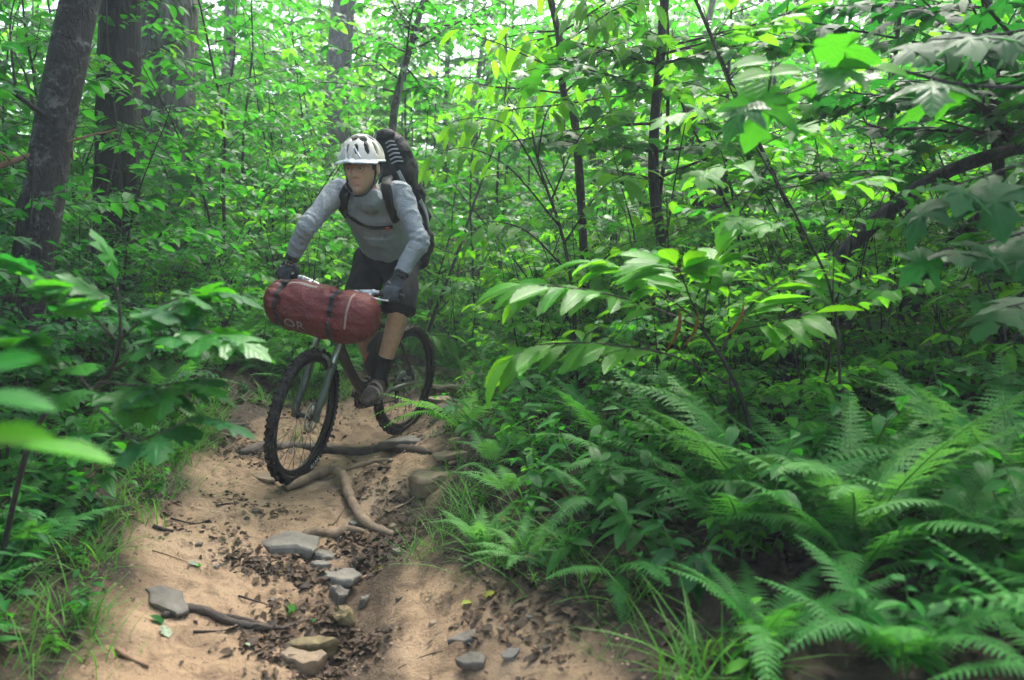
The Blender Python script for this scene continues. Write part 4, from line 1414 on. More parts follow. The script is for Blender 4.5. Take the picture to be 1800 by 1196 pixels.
for px_, py_, n, hh_ in ((300, 800, 120, .24), (330, 770, 120, .25), (270, 850, 90, .2), (360, 740, 90, .22), (750, 965, 60, .16), (790, 935, 60, .18), (830, 900, 60, .2), (850, 960, 50, .16),
                         (660, 800, 26, .10), (650, 812, 18, .08), (720, 850, 16, .10), (520, 770, 46, .11), (500, 780, 36, .10), (610, 700, 30, .09), (870, 620, 80, .2), (840, 610, 80, .2), (150, 1120, 60, .2), (110, 1080, 60, .2), (1080, 1130, 40, .12)):
    q = G(px_, py_)
    clump(q[0], q[1], n, hh_, .07)
sh, p_, d_, n_, s_ = grass_at(np.array(pts), np.array(hs), 5)
go = link('grass', cloud_mesh('grass', sh, p_, d_, n_, s_, 'grass'))
tag(go, 'thin green grass blades tufting along both trail edges', 'grass', kind='stuff')

# ================================================================== ROOTS, STONES, LITTER ON THE TRAIL
def root_line(name, label, px_pts, r, mat, lift=0.4, seed=0, taper=0.6, zadd=None):
    pts = []
    for i, q in enumerate(px_pts):
        g_ = G(q[0], q[1])
        z = H(g_[0], g_[1]) + r * lift + (zadd[i] if zadd else 0)
        pts.append((g_[0], g_[1], z))
    pts = catmull(pts, 9)
    k = len(pts)
    t = np.linspace(0, 1, k)
    rr = r * (1 - (1 - taper) * t) * (1 + .16 * vnoise(pts * 14 + seed)) * np.clip(np.minimum(t, 1 - t) * 9 + .45, 0, 1)
    mb = MB()
    mb.tube(pts, rr, 14)
    v = mb.verts()
    c = np.repeat(pts, 14, 0)
    d = v - c
    ln_ = np.linalg.norm(d, axis=1, keepdims=True) + 1e-9
    v = v + d / ln_ * (fbm(v * 24 + seed, 3)[:, None] * .20 * r + np.abs(vnoise(v * 60 + seed))[:, None] * .10 * r)
    mb.v = [v]
    o = pts[0].copy()
    ob = link(name, mb.mesh(name, o), M[mat])
    ob.location = o
    return tag(ob, label, 'root')
root_line('exposed_root', 'smooth pale root curving down the trail from under the front tyre', [(505, 866), (548, 850), (585, 842), (604, 856), (613, 882), (628, 910), (650, 932), (692, 947)], .027, 'root', .75, 1, .75,
          [0, .012, .025, .03, .02, .01, 0, -.01])
root_line('exposed_root', 'short thick root lying behind the largest grey slab', [(530, 948), (556, 944), (585, 946), (612, 938), (640, 940)], .022, 'root', .5, 2, .8)
root_line('exposed_root', 'thin root branching flat off the pale curved root', [(600, 834), (640, 822), (672, 815), (690, 812)], .016, 'root', .4, 3)
root_line('exposed_root', 'thick dark root crossing the trail as a step behind the front wheel', [(420, 800), (480, 788), (545, 790), (620, 796), (690, 792), (760, 800)], .038, 'root_dark', .0, 4, .8)
root_line('exposed_root', 'flat weathered root beside the rear wheel', [(740, 655), (790, 660), (830, 666), (880, 664)], .045, 'root', .35, 6, .7)
root_line('exposed_root', 'dark root below the weathered one beside the rear wheel', [(745, 690), (790, 692), (850, 694)], .045, 'root_dark', .4, 7, .7)
root_line('exposed_root', 'stubby root angling down beside the bright fern', [(835, 695), (815, 715), (800, 740)], .026, 'root', .5, 8, .7)
root_line('exposed_root', 'dark crooked root across the low end of the sandy bank', [(285, 1092), (325, 1082), (362, 1080), (395, 1098), (440, 1108), (500, 1112)], .018, 'root_dark', .6, 9, .6)
root_line('exposed_root', 'slim root at the rim of the bank behind the crooked root', [(390, 1090), (440, 1098), (490, 1108), (520, 1106)], .010, 'root_dark', .6, 10, .6)
root_line('exposed_root', 'thin root slanting down beside the boulder', [(668, 912), (690, 900), (712, 888), (735, 876)], .008, 'root', .6, 11, .6)

def stone(name, label, px_, py_, w, dep, th, mat, seed, rot=0.0, tilt=(0, 0), lift=0.3, n=10):
    """broken slab: ragged outline, chipped rim, uneven top"""
    r_ = random.Random(seed)
    p = G(px_, py_)
    ang = np.sort([2 * math.pi * (i + r_.uniform(-.42, .42)) / n for i in range(n)])
    rad = np.array([r_.uniform(.70, 1.15) for _ in range(n)])
    cor = np.column_stack([np.cos(ang) * rad * w / 2, np.sin(ang) * rad * dep / 2])
    q = 5
    out_ = np.vstack([cor[i] * (1 - k / q) + cor[(i + 1) % n] * (k / q) for i in range(n) for k in range(q)])
    secs = []
    for s, z in ((.86, -.5), (.95, -.3), (1.0, -.05), (1.0, .15), (1.03, .19), (1.02, .36), (.97, .47), (.85, .52), (.6, .55), (.3, .55)):
        secs.append(np.column_stack([out_ * s, np.full(len(out_), z * th)]))
    mb = MB()
    mb.rings(secs)
    v = mb.verts()
    hi_ = fbm(v / w * 3.2 + seed * 5.7, 4)
    v = v + np.column_stack([v[:, 0] * hi_ * .10, v[:, 1] * hi_ * .10, fbm(v / w * 2.3 + seed * 3.1, 3) * th * .22 + np.sign(vnoise(v / w * 2.0 + seed)) * th * .05 * (v[:, 2] > th * .3)])
    m3 = np.array(Matrix.Rotation(rot, 3, 'Z') @ Matrix.Rotation(tilt[0], 3, 'X') @ Matrix.Rotation(tilt[1], 3, 'Y'))
    mb.v = [v @ m3.T]
    me = mb.mesh(name, smooth=True)
    o = link(name, me, M[mat])
    o.location = (p[0], p[1], H(p[0], p[1]) + th * (lift - .2))
    me.set_sharp_from_angle(angle=R(32))
    return tag(o, label, 'stone')
stone('slab', 'largest flat grey slab lying across the gully', 512, 968, .30, .22, .048, 'stone', 1, .1, (-.05, .10), .35, 9)
stone('slab', 'pale flat slab just downhill of the largest grey slab', 597, 1018, .19, .13, .038, 'stone', 2, -.1, (-.06, .04), .3, 8)
stone('slab', 'small wedge of slate beside the largest grey slab', 572, 982, .09, .10, .04, 'stone', 3, .6, (0, .3), .3, 7)
stone('slab', 'small grey slab tucked behind the pale flat slab', 562, 998, .09, .06, .03, 'stone', 4, .2, (0, 0), .3, 7)
stone('slab', 'smooth dark oval slab half buried in the sandy bank', 292, 1060, .20, .12, .04, 'stone_dark', 5, -.5, (.12, .2), .3, 10)
stone('cobble', 'blocky dark stone below the pale slab', 596, 1052, .075, .07, .06, 'stone_dark', 6, .3, (.1, .2), .35, 7)
stone('cobble', 'knobbly yellow brown stone standing in the gully', 606, 1096, .085, .10, .075, 'stone_moss', 7, .5, (.3, -.5), .4, 9)
stone('cobble', 'slim upright grey stone beside the yellow brown stone', 640, 1066, .03, .07, .05, 'stone', 8, -.5, (0, .4), .4, 6)
stone('slab', 'long ochre stone at the low end of the gully', 548, 1146, .17, .07, .06, 'stone_moss', 9, .15, (.1, 0), .3, 9)
stone('slab', 'tan stone beside the pale fallen leaf at the low end of the gully', 535, 1178, .16, .08, .06, 'stone_tan', 10, .2, (.1, .1), .3, 8)
stone('boulder', 'big angular boulder under the bright fern beside the trail', 758, 850, .30, .22, .10, 'stone_tan', 27, .35, (-.05, .12), .2, 8)
stone('slab', 'thin brown slab on top of the bank behind the boulder', 790, 806, .24, .12, .03, 'stone_tan', 12, .3, (0, -.1), .4, 8)
stone('cobble', 'rounded brown cobble on the thin slab above the boulder', 796, 796, .07, .06, .05, 'stone_tan', 13, .2, (0, 0), .9, 8)
stone('slab', 'thin brown slab lying by the left of the front tyre', 468, 846, .15, .12, .022, 'stone_tan', 14, -.4, (0, .05), .4, 7)
stone('slab', 'flat mauve stone sunk in the right sandy slope', 822, 1128, .13, .07, .025, 'stone_dark', 15, .1, (0, -.1), .3, 8)
stone('slab', 'pale chip of stone near the hanging fern', 896, 1158, .07, .05, .022, 'stone', 16, .5, (0, -.1), .4, 7)
stone('slab', 'flat grey stone beside the pale chip on the sandy slope', 832, 1166, .12, .07, .025, 'stone_dark', 17, -.1, (0, -.1), .3, 8)
stone('slab', 'small pale stone beside the tail of the curved root', 700, 972, .07, .05, .025, 'stone', 18, 0, (0, 0), .4, 7)
stone('slab', 'little flat stone uphill of the curved root', 622, 924, .06, .05, .02, 'stone', 19, 0, (0, 0), .4, 7)
stone('slab', 'dark layered ledge of slate under the rear wheel', 720, 778, .34, .16, .05, 'stone_dark', 20, .1, (0, 0), .05, 9)
stone('slab', 'broad dark slate step beside the weathered root', 800, 722, .40, .20, .06, 'stone_dark', 21, .15, (0, -.05), .2, 9)
stone('slab', 'brown slate fragment above the dark slate step', 770, 708, .24, .14, .05, 'stone_tan', 22, -.2, (0, 0), .3, 8)
stone('cobble', 'small stone in the litter downhill of the boulder', 690, 930, .05, .05, .03, 'stone_tan', 23, .2, (0, 0), .4, 7)
for i, (x, y) in enumerate([(655, 905), (450, 905), (420, 930), (380, 1000), (700, 1060), (760, 1100), (480, 1060), (350, 960), (880, 1110), (930, 1090), (960, 1150), (640, 880), (720, 920)]):
    o = stone('pebble', 'small loose pebble lying on the sandy trail', x, y, .022 + .012 * (i % 3), .018 + .01 * (i % 2), .014, ['stone', 'stone_dark', 'stone_tan'][i % 3], 40 + i, i, (0, 0), .5, 7)
    o['group'] = 'pebbles on the trail'

# dead leaves and bark crumbs caught in the gully and under the bushes (nobody could count them)
g = np.random.default_rng(91)
lp_, ld_, ln_, ls_ = [], [], [], []
def litter(x, y, n, spread, size=(.012, .035)):
    for _ in range(n):
        a, b_ = x + g.normal(0, spread), y + g.normal(0, spread)
        lp_.append((a, b_, H(a, b_) + g.uniform(.001, .014)))
        az = g.random() * 6.283
        ld_.append((math.cos(az), math.sin(az), g.normal(0, .35)))
        ln_.append((g.normal(0, .4), g.normal(0, .4), 1))
        ls_.append(g.uniform(*size))
for px_, py_, n, sp in ((420, 985, 60, .05), (460, 1000, 70, .05), (520, 1005, 80, .05), (560, 1020, 60, .04), (600, 965, 60, .05), (640, 955, 70, .06), (680, 975, 60, .05), (640, 1000, 60, .05), (690, 930, 60, .06), (720, 950, 50, .05),
                        (500, 1090, 60, .05), (560, 1100, 70, .05), (600, 1120, 60, .04), (520, 1140, 70, .05), (600, 1160, 80, .05), (640, 1140, 60, .04), (480, 1150, 50, .05), (570, 1190, 60, .05), (450, 1120, 50, .05),
                        (440, 800, 60, .08), (400, 790, 60, .08), (640, 870, 50, .06), (700, 880, 50, .06), (660, 830, 40, .05), (900, 1080, 60, .08), (960, 1050, 80, .1), (1000, 1120, 80, .1), (860, 1040, 50, .08), (300, 900, 20, .08), (330, 940, 14, .06),
                        (780, 760, 50, .08), (820, 680, 50, .12), (760, 740, 40, .08), (410, 880, 20, .05), (450, 900, 24, .05), (500, 900, 14, .06), (400, 940, 18, .04)):
    q = G(px_, py_)
    litter(q[0], q[1], int(n * 1.3), sp * 1.15)
    litter(q[0], q[1], int(n * .35), sp, (.03, .06))
for _ in range(700):
    y = g.uniform(4.2, 6.2)
    xl, xr = edges(y)
    litter(g.uniform(xl, xr), y, 1, .03, (.015, .045))
for _ in range(420):
    y = g.uniform(1.8, 4.2)
    xl, xr = edges(y)
    litter(g.uniform(xl, xr), y, 1, .03, (.008, .022))
for _ in range(2600):
    y = g.uniform(1.4, 6)
    xl, xr = edges(y)
    x = xr + abs(g.normal(0, .8)) if g.random() < .6 else xl - abs(g.normal(0, .6))
    litter(x, y, 1, .02, (.025, .07))
o = link('leaf_litter', cloud_mesh('leaf_litter', 'beech_far', lp_, ld_, ln_, ls_, 'leaf_litter'))
tag(o, 'dark rotted leaf scraps and bark crumbs in the gully and under the bushes', 'leaf litter', kind='stuff')
# loose grit and crumbs of earth
g = np.random.default_rng(97)
gp_, gs_ = [], []
for _ in range(7000):
    y = 1.75 + 2.9 * g.random() ** 1.2
    xl, xr = edges(y)
    x = g.uniform(xl - .05, xr + .05)
    if vnoise(np.array([x * 5, y * 5, 3.0])) < g.uniform(-.5, .5):
        continue
    gp_.append((x, y, H(x, y) + .0005)); gs_.append(.0016 + .0055 * g.random() ** 4)
n = len(gp_)
chip = (np.array([(-1, -.7, 0), (.9, -.9, .1), (1.1, .6, -.1), (-.7, 1, 0), (-.3, -.1, .9), (.4, .3, .7)]), [(0, 1, 5, 4), (1, 2, 5), (2, 3, 4, 5), (3, 0, 4)])
az = g.random(n) * 6.283
o = link('grit', cloud_mesh('grit', chip, gp_, np.stack([np.cos(az), np.sin(az), 0 * az], -1), np.tile([0, 0, 1.0], (n, 1)), gs_, 'leaf_litter'))
o.data.materials.clear(); o.data.materials.append(M['stone_tan'])
tag(o, 'loose grit and crumbs of earth on the trail', 'grit', kind='stuff')
# broad brown leaves pressed onto the trail edges
# separate fallen leaves that can be made out
for x, y, ang, s, kd, mt, lab in ((577, 1150, 100, .085, 'chestnut_b', 'leaf_pale', 'pale underside up fallen leaf among the stones of the gully'), (258, 1092, 15, .075, 'beech', 'leaf_dark', 'dark green fallen leaf beside the oval slab'),
                                  (300, 1082, -10, .06, 'beech', 'leaf_beech', 'fresh green fallen leaf on the crooked root'), (812, 1070, 30, .045, 'beech', 'leaf_yellow', 'rounder yellowish leaf on the right sandy slope'),
                                  (850, 1056, 10, .05, 'oak', 'leaf_yellow', 'lobed yellowish leaf on the right sandy slope'), (436, 1145, 140, .03, 'beech', 'leaf_pale', 'tiny pale green leaf on the low end of the gully'),
                                  (505, 1070, -20, .05, 'maple', 'leaf_lime', 'bright lobed leaf at the rim of the gully'), (545, 1100, 60, .03, 'beech', 'leaf_beech', 'little green leaf in the gully beside the lobed one'),
                                  (585, 1098, 75, .07, 'chestnut_b', 'leaf_lime', 'upright green leaf leaning on the yellow brown stone'), (668, 1006, 80, .035, 'beech', 'leaf_yellow', 'small orange yellow leaf beside the pale slab'),
                                  (282, 1108, -40, .06, 'oak', 'leaf_pale', 'crumpled pale wet leaf below the oval slab'), (330, 996, 10, .05, 'herb', 'leaf_pale', 'pale sprig leaf lying on the left sandy bank'),
                                  (352, 1004, 160, .045, 'herb', 'leaf_lime', 'small bright leaf lying on the left sandy bank')):
    q = G(x, y)
    a = R(ang)
    e = .02
    nrm = unit([-(H(q[0] + e, q[1]) - H(q[0] - e, q[1])) / (2 * e), -(H(q[0], q[1] + e) - H(q[0], q[1] - e)) / (2 * e), 1.0])
    d = np.array([math.cos(a), math.sin(a), 0.0]); d = unit(d - nrm * (d @ nrm))
    o = link('fallen_leaf', leaf_mesh(kd, mt), None, None, mat4(*frame_from(d, nrm), q + nrm * .02, s))
    tag(o, lab, 'leaf')
# twigs
TW = [((300, 918), (340, 922), (372, 920), 'long thin dark twig on the left sandy bank'), ((268, 972), (300, 982), (345, 1000), 'pale slender stem on the left sandy bank'), ((420, 1055), (450, 1062), (488, 1076), 'dark bent twig above the gully'),
      ((340, 1118), (385, 1112), (425, 1108), 'straight dark stick below the crooked root'), ((610, 1036), (645, 1018), (672, 1004), 'grey straight stick beside the pale slab'), ((585, 925), (598, 908), (608, 894), 'short pale twig uphill of the thick short root'),
      ((270, 932), (285, 935), (305, 938), 'short fat piece of black bark on the left sandy bank'), ((205, 1150), (225, 1165), (262, 1183), 'curled brown bark strip at the foot of the left bank'), ((380, 895), (400, 888), (420, 886), 'little black twig near the front tyre'),
      ((700, 1180), (760, 1150), (830, 1140), 'hair thin rootlet on the right sandy slope'), ((640, 990), (655, 975), (668, 985), 'tiny forked twig in the litter by the pale slab')]
for i, (a, b_, c, lab) in enumerate(TW):
    q = [G(*k) for k in (a, b_, c)]
    r0 = [.004, .0025, .004, .005, .008, .004, .010, .009, .004, .0018, .003][i]
    q = [np.array([k[0], k[1], H(k[0], k[1]) + r0 * .8]) for k in q]
    stick('twig', lab, q, r0, 'twig_tan' if i in (1, 4, 5, 7) else 'twig', q[0], 'twig')

# ================================================================== BICYCLE  (own frame: x forward from the rear axle, y to its left, z up)
M['tyre'] = surf('tyre', (0.006, 0.006, 0.006), (0.013, 0.012, 0.011), 30, 0.7, bump=0.4, c3=(0.055, 0.040, 0.028), rough2=.9, spec=.25)
M['black_alloy'] = surf('black_alloy', (0.005, 0.005, 0.006), (0.014, 0.014, 0.013), 25, 0.38, metal=0.3, bump=0.05, rough2=.6)
M['frame_paint'] = surf('frame_paint', (0.020, 0.014, 0.011), (0.048, 0.033, 0.025), 12, 0.35, bump=0.08, c3=(0.09, 0.062, 0.045), rough2=.7)
M['silver'] = surf('silver', (0.42, 0.43, 0.44), (0.62, 0.63, 0.64), 20, 0.25, metal=0.9, bump=0.05, rough2=.45)
M['fork_grey'] = surf('fork_grey', (0.060, 0.072, 0.058), (0.130, 0.148, 0.122), 14, 0.35, metal=0.35, bump=0.08, rough2=.6)
M['rubber'] = surf('rubber', (0.005, 0.005, 0.005), (0.011, 0.011, 0.011), 60, 0.7, bump=0.5)
M['spoke'] = surf('spoke', (0.020, 0.020, 0.020), (0.045, 0.045, 0.045), 30, 0.4, metal=.5, bump=0)
M['red'] = surf('red', (0.42, 0.020, 0.024), (0.62, 0.045, 0.050), 20, 0.5, bump=0.1)
M['white_print'] = surf('white_print', (0.60, 0.60, 0.58), (0.78, 0.78, 0.75), 40, 0.6, bump=0.1)
M['yellow'] = surf('yellow', (0.55, 0.35, 0.02), (0.70, 0.48, 0.03), 20, 0.4, bump=0)
Fv = unit(FA - RA)
WB = float(np.linalg.norm(FA - RA))
Lv = unit(np.cross([0, 0, 1], Fv))
Uv = np.cross(Fv, Lv)
U2 = Uv * math.cos(LEAN) + Lv * math.sin(LEAN)
L2 = Lv * math.cos(LEAN) - Uv * math.sin(LEAN)
BASE = RA - U2 * WR
def bw(x, y, z):
    """bicycle frame -> world"""
    return RA + Fv * x + L2 * y + U2 * z
bike = thing('mountain_bike', 'muddy brown mountain bike with a grey suspension fork being ridden down the trail', 'bicycle', BASE)
bike.matrix_world = mat4(Fv, L2, U2, BASE)
OFF = np.array([0, 0, -WR])
HP = np.array([.827, 0, .44])
HAX = unit([-.375, 0, .927])
ST = R(10)
def steer(p):
    p = np.asarray(p, float)
    v = p - HP
    c, s = math.cos(ST), math.sin(ST)
    return HP + v * c + np.cross(HAX, v) * s + np.outer(v @ HAX, HAX).reshape(v.shape) * (1 - c)
def bpart(name, mb, mat, steered=False, parent=None, smooth=True):
    if steered:
        mb.v = [steer(mb.verts())]
    return link(name, mb.mesh(name, OFF, smooth), mat, parent or bike)
AX_F = np.array([WB, 0, 0])
def wheel(c, steered, cog):
    c = np.asarray(c, float)
    Y = np.array([0, 1.0, 0])
    T = np.linspace(0, 2 * math.pi, 72, endpoint=False)
    rim = MB()
    rim.rings([c + np.column_stack([rr * np.cos(T), np.full(72, yy), rr * np.sin(T)]) for rr, yy in ((.300, -.013), (.306, -.014), (.306, -.011), (.296, -.009), (.287, -.006), (.284, 0), (.287, .006), (.296, .009), (.306, .011), (.306, .014), (.300, .013))], cap=False)
    rm = bpart('wheel', rim, M['black_alloy'], steered)
    ty = MB()
    prof = []
    for a in np.linspace(-.62, math.pi + .62, 15):
        prof.append((.327 + .030 * math.sin(a) * (1 if math.sin(a) > 0 else 1.0), .028 * math.cos(a)))
    ty.rings([c + np.column_stack([rr * np.cos(T), np.full(72, yy), rr * np.sin(T)]) for rr, yy in prof], cap=False)
    for k in range(66):
        a = 2 * math.pi * k / 66
        e = np.array([math.cos(a), 0, math.sin(a)])
        tg = np.array([-math.sin(a), 0, math.cos(a)])
        rows = ((.0, .014), ) if k % 2 else ((-.011, .010), (.011, .010))
        for yy, wd in rows:
            ty.box(c + e * .356 + Y * yy, (wd, .013, .008), np.array([Y, tg, e]))
        for sg in (-1, 1):
            n_ = unit(e * .72 + Y * sg * .69)
            ty.box(c + e * .345 + Y * sg * .0225, (.009, .013, .009), np.array([np.cross(tg, n_), tg, n_]))
    bpart('tyre', ty, M['tyre'], steered, rm)
    hub = MB()
    hub.lathe([(.010, -.052), (.010, -.040), (.026, -.038), (.027, -.034), (.014, -.028), (.013, .028), (.022, .034), (.022, .038), (.010, .040), (.010, .052)], c, Y, 20)
    bpart('hub', hub, M['black_alloy'], steered, rm)
    disc = MB()
    n = 48
    t = np.linspace(0, 2 * math.pi, n, endpoint=False)
    ro = .082 + .002 * np.sign(np.sin(t * 12))
    disc.rings([c + np.column_stack([r_ * np.cos(t), np.full(n, yy), r_ * np.sin(t)]) for r_, yy in ((.066, .041), (ro, .041), (ro, .043), (.066, .043))], closed=True)
    for k in range(6):
        a = k * math.pi / 3
        e = np.array([math.cos(a), 0, math.sin(a)]); e2 = np.array([math.cos(a + .5), 0, math.sin(a + .5)])
        disc.tube([c + e * .02 + Y * .042, c + e2 * .068 + Y * .042], .004, 6)
    bpart('brake_disc', disc, M['silver'], steered, rm)
    # spokes: one mesh each for the two lacing directions, copied round the hub
    for k in range(28):
        a = 2 * math.pi * k / 28
        sg = 1 if k % 2 else -1
        cr = .55 * (1 if (k // 2) % 2 else -1)
        p0 = c + np.array([math.cos(a + cr) * .024, sg * .034, math.sin(a + cr) * .024])
        p1 = c + np.array([math.cos(a) * .288, 0, math.sin(a) * .288])
        sp = MB()
        sp.tube([p0, p1], .0014, 5)
        bpart('spoke', sp, M['spoke'], steered, rm)
    return rm
wf = wheel(AX_F, True, False)
wr = wheel((0, 0, 0), False, True)
# lettering moulded on the front tyre sidewall
tv, tf = text_mesh('IWTB', .027)
tv[:, 0] *= 1.5
rr = .320 + tv[:, 1]
A0 = R(-113)
aa = A0 + tv[:, 0] / .327
yy = .028 * np.sqrt(np.clip(1 - ((rr - .327) / .030) ** 2, 0, 1)) + .0025
# letters stand on the left sidewall, tops outward, reading with the turn of the wheel
lt = MB()
lt.add(AX_F + np.column_stack([rr * np.cos(aa), yy, rr * np.sin(aa)]), tf)
bpart('tyre_lettering', lt, M['white_print'], True, wf)
# frame
BBp = np.array([.43, 0, -.03])
HB, HT = np.array([.827, 0, .44]), np.array([.782, 0, .552])
ST_T = np.array([.255, 0, .40])
fr = MB()
fr.tube(catmull([HB + [-.004, 0, .02], [.70, 0, .245], [.56, 0, .08], BBp], 6), np.interp(np.linspace(0, 1, 19), [0, .3, 1], [.026, .029, .027]), 16)
fr.tube(catmull([HT + [0, 0, -.02], [.62, 0, .505], [.45, 0, .44], ST_T + [.01, 0, -.02]], 5), .020, 14)
fr.tube([BBp, ST_T], .019, 14)
fr.tube([HB - HAX * .0, HT], .026, 16)
fr.lathe([(.026, -.04), (.026, .04)], BBp, (0, 1, 0), 18)
for sg in (-1, 1):
    fr.tube(catmull([BBp + [-.02, sg * .035, 0], [.25, sg * .050, -.012], [.10, sg * .066, -.003], [0, sg * .068, 0]], 5), .0115, 10)
    fr.tube(catmull([ST_T + [0, sg * .022, -.04], [.17, sg * .05, .26], [.06, sg * .066, .09], [0, sg * .068, .0]], 5), .0095, 10)
bpart('frame', fr, M['frame_paint'])
sh = MB()                     # rear chainstay guard / swing link in grey
sh.tube([[.30, .062, .0], [.02, .074, .008]], .013, 10)
sh.tube([[.02, .074, .008], [.06, .074, .11]], .010, 10)
bpart('chainstay', sh, M['fork_grey'])
hs = MB()
hs.lathe([(.031, -.012), (.031, .012)], HB, HAX, 20)
hs.lathe([(.030, -.012), (.030, .010)], HT, HAX, 20)
bpart('headset', hs, M['black_alloy'])
sp = MB()
sp.tube([ST_T - [-.02, 0, .05], [.215, 0, .52]], .0145, 14)
bpart('seatpost', sp, M['fork_grey'])
sd = MB()
secs = []
for x, w, hgt, z in ((.36, .016, .010, .555), (.33, .024, .016, .560), (.26, .034, .018, .560), (.19, .055, .021, .560), (.13, .072, .023, .566), (.10, .068, .020, .572), (.085, .045, .012, .572)):
    secs.append((np.array([x, 0, z]), (0, 1, 0), (0, 0, 1), w, hgt))
sd.loft(secs, 18)
for sg in (-1, 1):
    sd.tube([[.30, sg * .02, .548], [.25, sg * .022, .525], [.18, sg * .022, .525], [.13, sg * .03, .555]], .0035, 6)
bpart('saddle', sd, M['rubber'])
# fork: crown, stanchions, lowers
ST_AX = unit(HB - HAX * .02 - (AX_F + np.array([-.037, 0, -.015])))
cw = MB()
cw.loft([(HB - HAX * .035 + np.array([0, y, 0]) + np.array([.012, 0, 0]) * (1 - abs(y) / .08), (1, 0, 0), HAX, .030, .018) for y in (-.078, -.05, 0, .05, .078)], 14)
bpart('fork_crown', cw, M['black_alloy'], True)
for sg in (-1, 1):
    top = HB - HAX * .035 + np.array([.008, sg * .062, 0])
    bot = AX_F + np.array([-.012, sg * .062, .0])
    s1 = MB(); s1.tube([top, top * .45 + bot * .55], .0165, 14)
    bpart('stanchion', s1, M['silver'], True)
    lo = MB()
    k0 = top * .66 + bot * .34
    lo.tube([k0, k0 * .93 + bot * .07, k0 * .9 + bot * .1, k0 * .5 + bot * .5, bot + [0, 0, .03], bot, bot - [0, 0, .012]], [.0225, .0225, .020, .0195, .020, .018, .012], 16)
    lo.box(bot + np.array([.0, 0, -.004]), (.034, .03, .04), bev=.008)
    lw = bpart('fork_leg', lo, M['fork_grey'], True)
    if sg < 0:
        ln = MB(); ln.lathe([(.011, -.014), (.012, -.008), (.009, .0)], bot + np.array([0, -.008, -.01]), (0, 1, 0), 12)
        bpart('rebound_knob', ln, M['yellow'], True, lw)
ar = MB()
k1, k2 = (HB - HAX * .035) * .62 + AX_F * .38, None
ar.tube(catmull([k1 + [.02, -.062, 0], k1 + [.045, -.055, .05], k1 + [.05, 0, .07], k1 + [.045, .055, .05], k1 + [.02, .062, 0]], 5), .012, 10, flat=.7)
bpart('fork_arch', ar, M['fork_grey'], True)
cl = MB()
cl.box(AX_F + np.array([-.055, .050, .065]), (.05, .032, .055), bev=.008)
bpart('brake_caliper', cl, M['black_alloy'], True)
# cockpit
BC = np.array([.845, 0, .635])
sm = MB()
sm.tube([HT - HAX * -.01, HT + HAX * .055], .021, 14)
sm.loft([(HT + HAX * .03, (0, 1, 0), HAX, .020, .018), ((HT + HAX * .03) * .4 + BC * .6, (0, 1, 0), HAX, .017, .015), (BC, (0, 1, 0), HAX, .023, .020)], 14)
bpart('stem', sm, M['black_alloy'], True)
bar_pts = catmull([BC + [-.040, -.36, .035], BC + [-.030, -.20, .033], BC + [-.008, -.11, .018], BC + [0, -.04, 0], BC + [0, .04, 0], BC + [-.008, .11, .018], BC + [-.030, .20, .033], BC + [-.040, .36, .035]], 5)
hb = MB(); hb.tube(bar_pts, .0125, 12)
bpart('handlebar', hb, M['silver'], True)
GRIP = {}
for sg in (-1, 1):
    a, b_ = BC + [-.033, sg * .235, .0335], BC + [-.040, sg * .365, .035]
    gr = MB()
    n = 14
    gp = np.linspace(a, b_, n)
    gr.tube(gp, [.017 if i in (0, n - 1) else (.0165 if i % 2 else .0150) for i in range(n)], 14)
    bpart('grip', gr, M['rubber'], True)
    GRIP[sg] = (a, b_)
    lv_ = MB()
    q = BC + [-.026, sg * .195, .032]
    lv_.loft([(q + [0, 0, 0], (1, 0, 0), (0, 0, 1), .017, .017), (q + [0, sg * .014, 0], (1, 0, 0), (0, 0, 1), .017, .017)], 14)
    lv_.box(q + np.array([.022, -sg * .012, -.012]), (.04, .05, .022), bev=.007)
    lv_.tube([q + [.02, -sg * .02, -.012], q + [.02, -sg * .055, -.008]], .011, 12)
    bl = bpart('brake_lever', lv_, M['silver'], True)
    bd = MB()
    bd.tube(catmull([q + [.035, sg * .0, -.012], q + [.055, sg * .03, -.018], q + [.050, sg * .07, -.022], q + [.046, sg * .115, -.020]], 5), .0055, 8, flat=1.4)
    bpart('lever_blade', bd, M['silver'], True, bl)
    sf = MB()
    sf.box(q + np.array([.012, -sg * .045, -.026]), (.045, .035, .022), bev=.008)
    sf.tube([q + [.03, -sg * .04, -.03], q + [.05, -sg * .01, -.036]], .005, 8)
    bpart('shifter', sf, M['black_alloy'], True)
    cb = MB()
    cb.tube(catmull([q + [.02, -sg * .05, -.010], q + [.07, -sg * .11, .035], BC + [.10, sg * .02, .015], BC + [.03, -sg * .03, -.06], [.80, sg * .03, .42]], 6), .0024, 6)
    bpart('cable', cb, M['rubber'], True)
for sg, z0 in ((1, .01), (-1, -.004)):
    cb = MB()
    cb.tube(catmull([[.80, sg * .03, .42], [.72, sg * .032, .28], [.60, sg * .034, .13], [.46, sg * .04, .0]], 6), .0024, 6)
    bpart('cable', cb, M['rubber'])
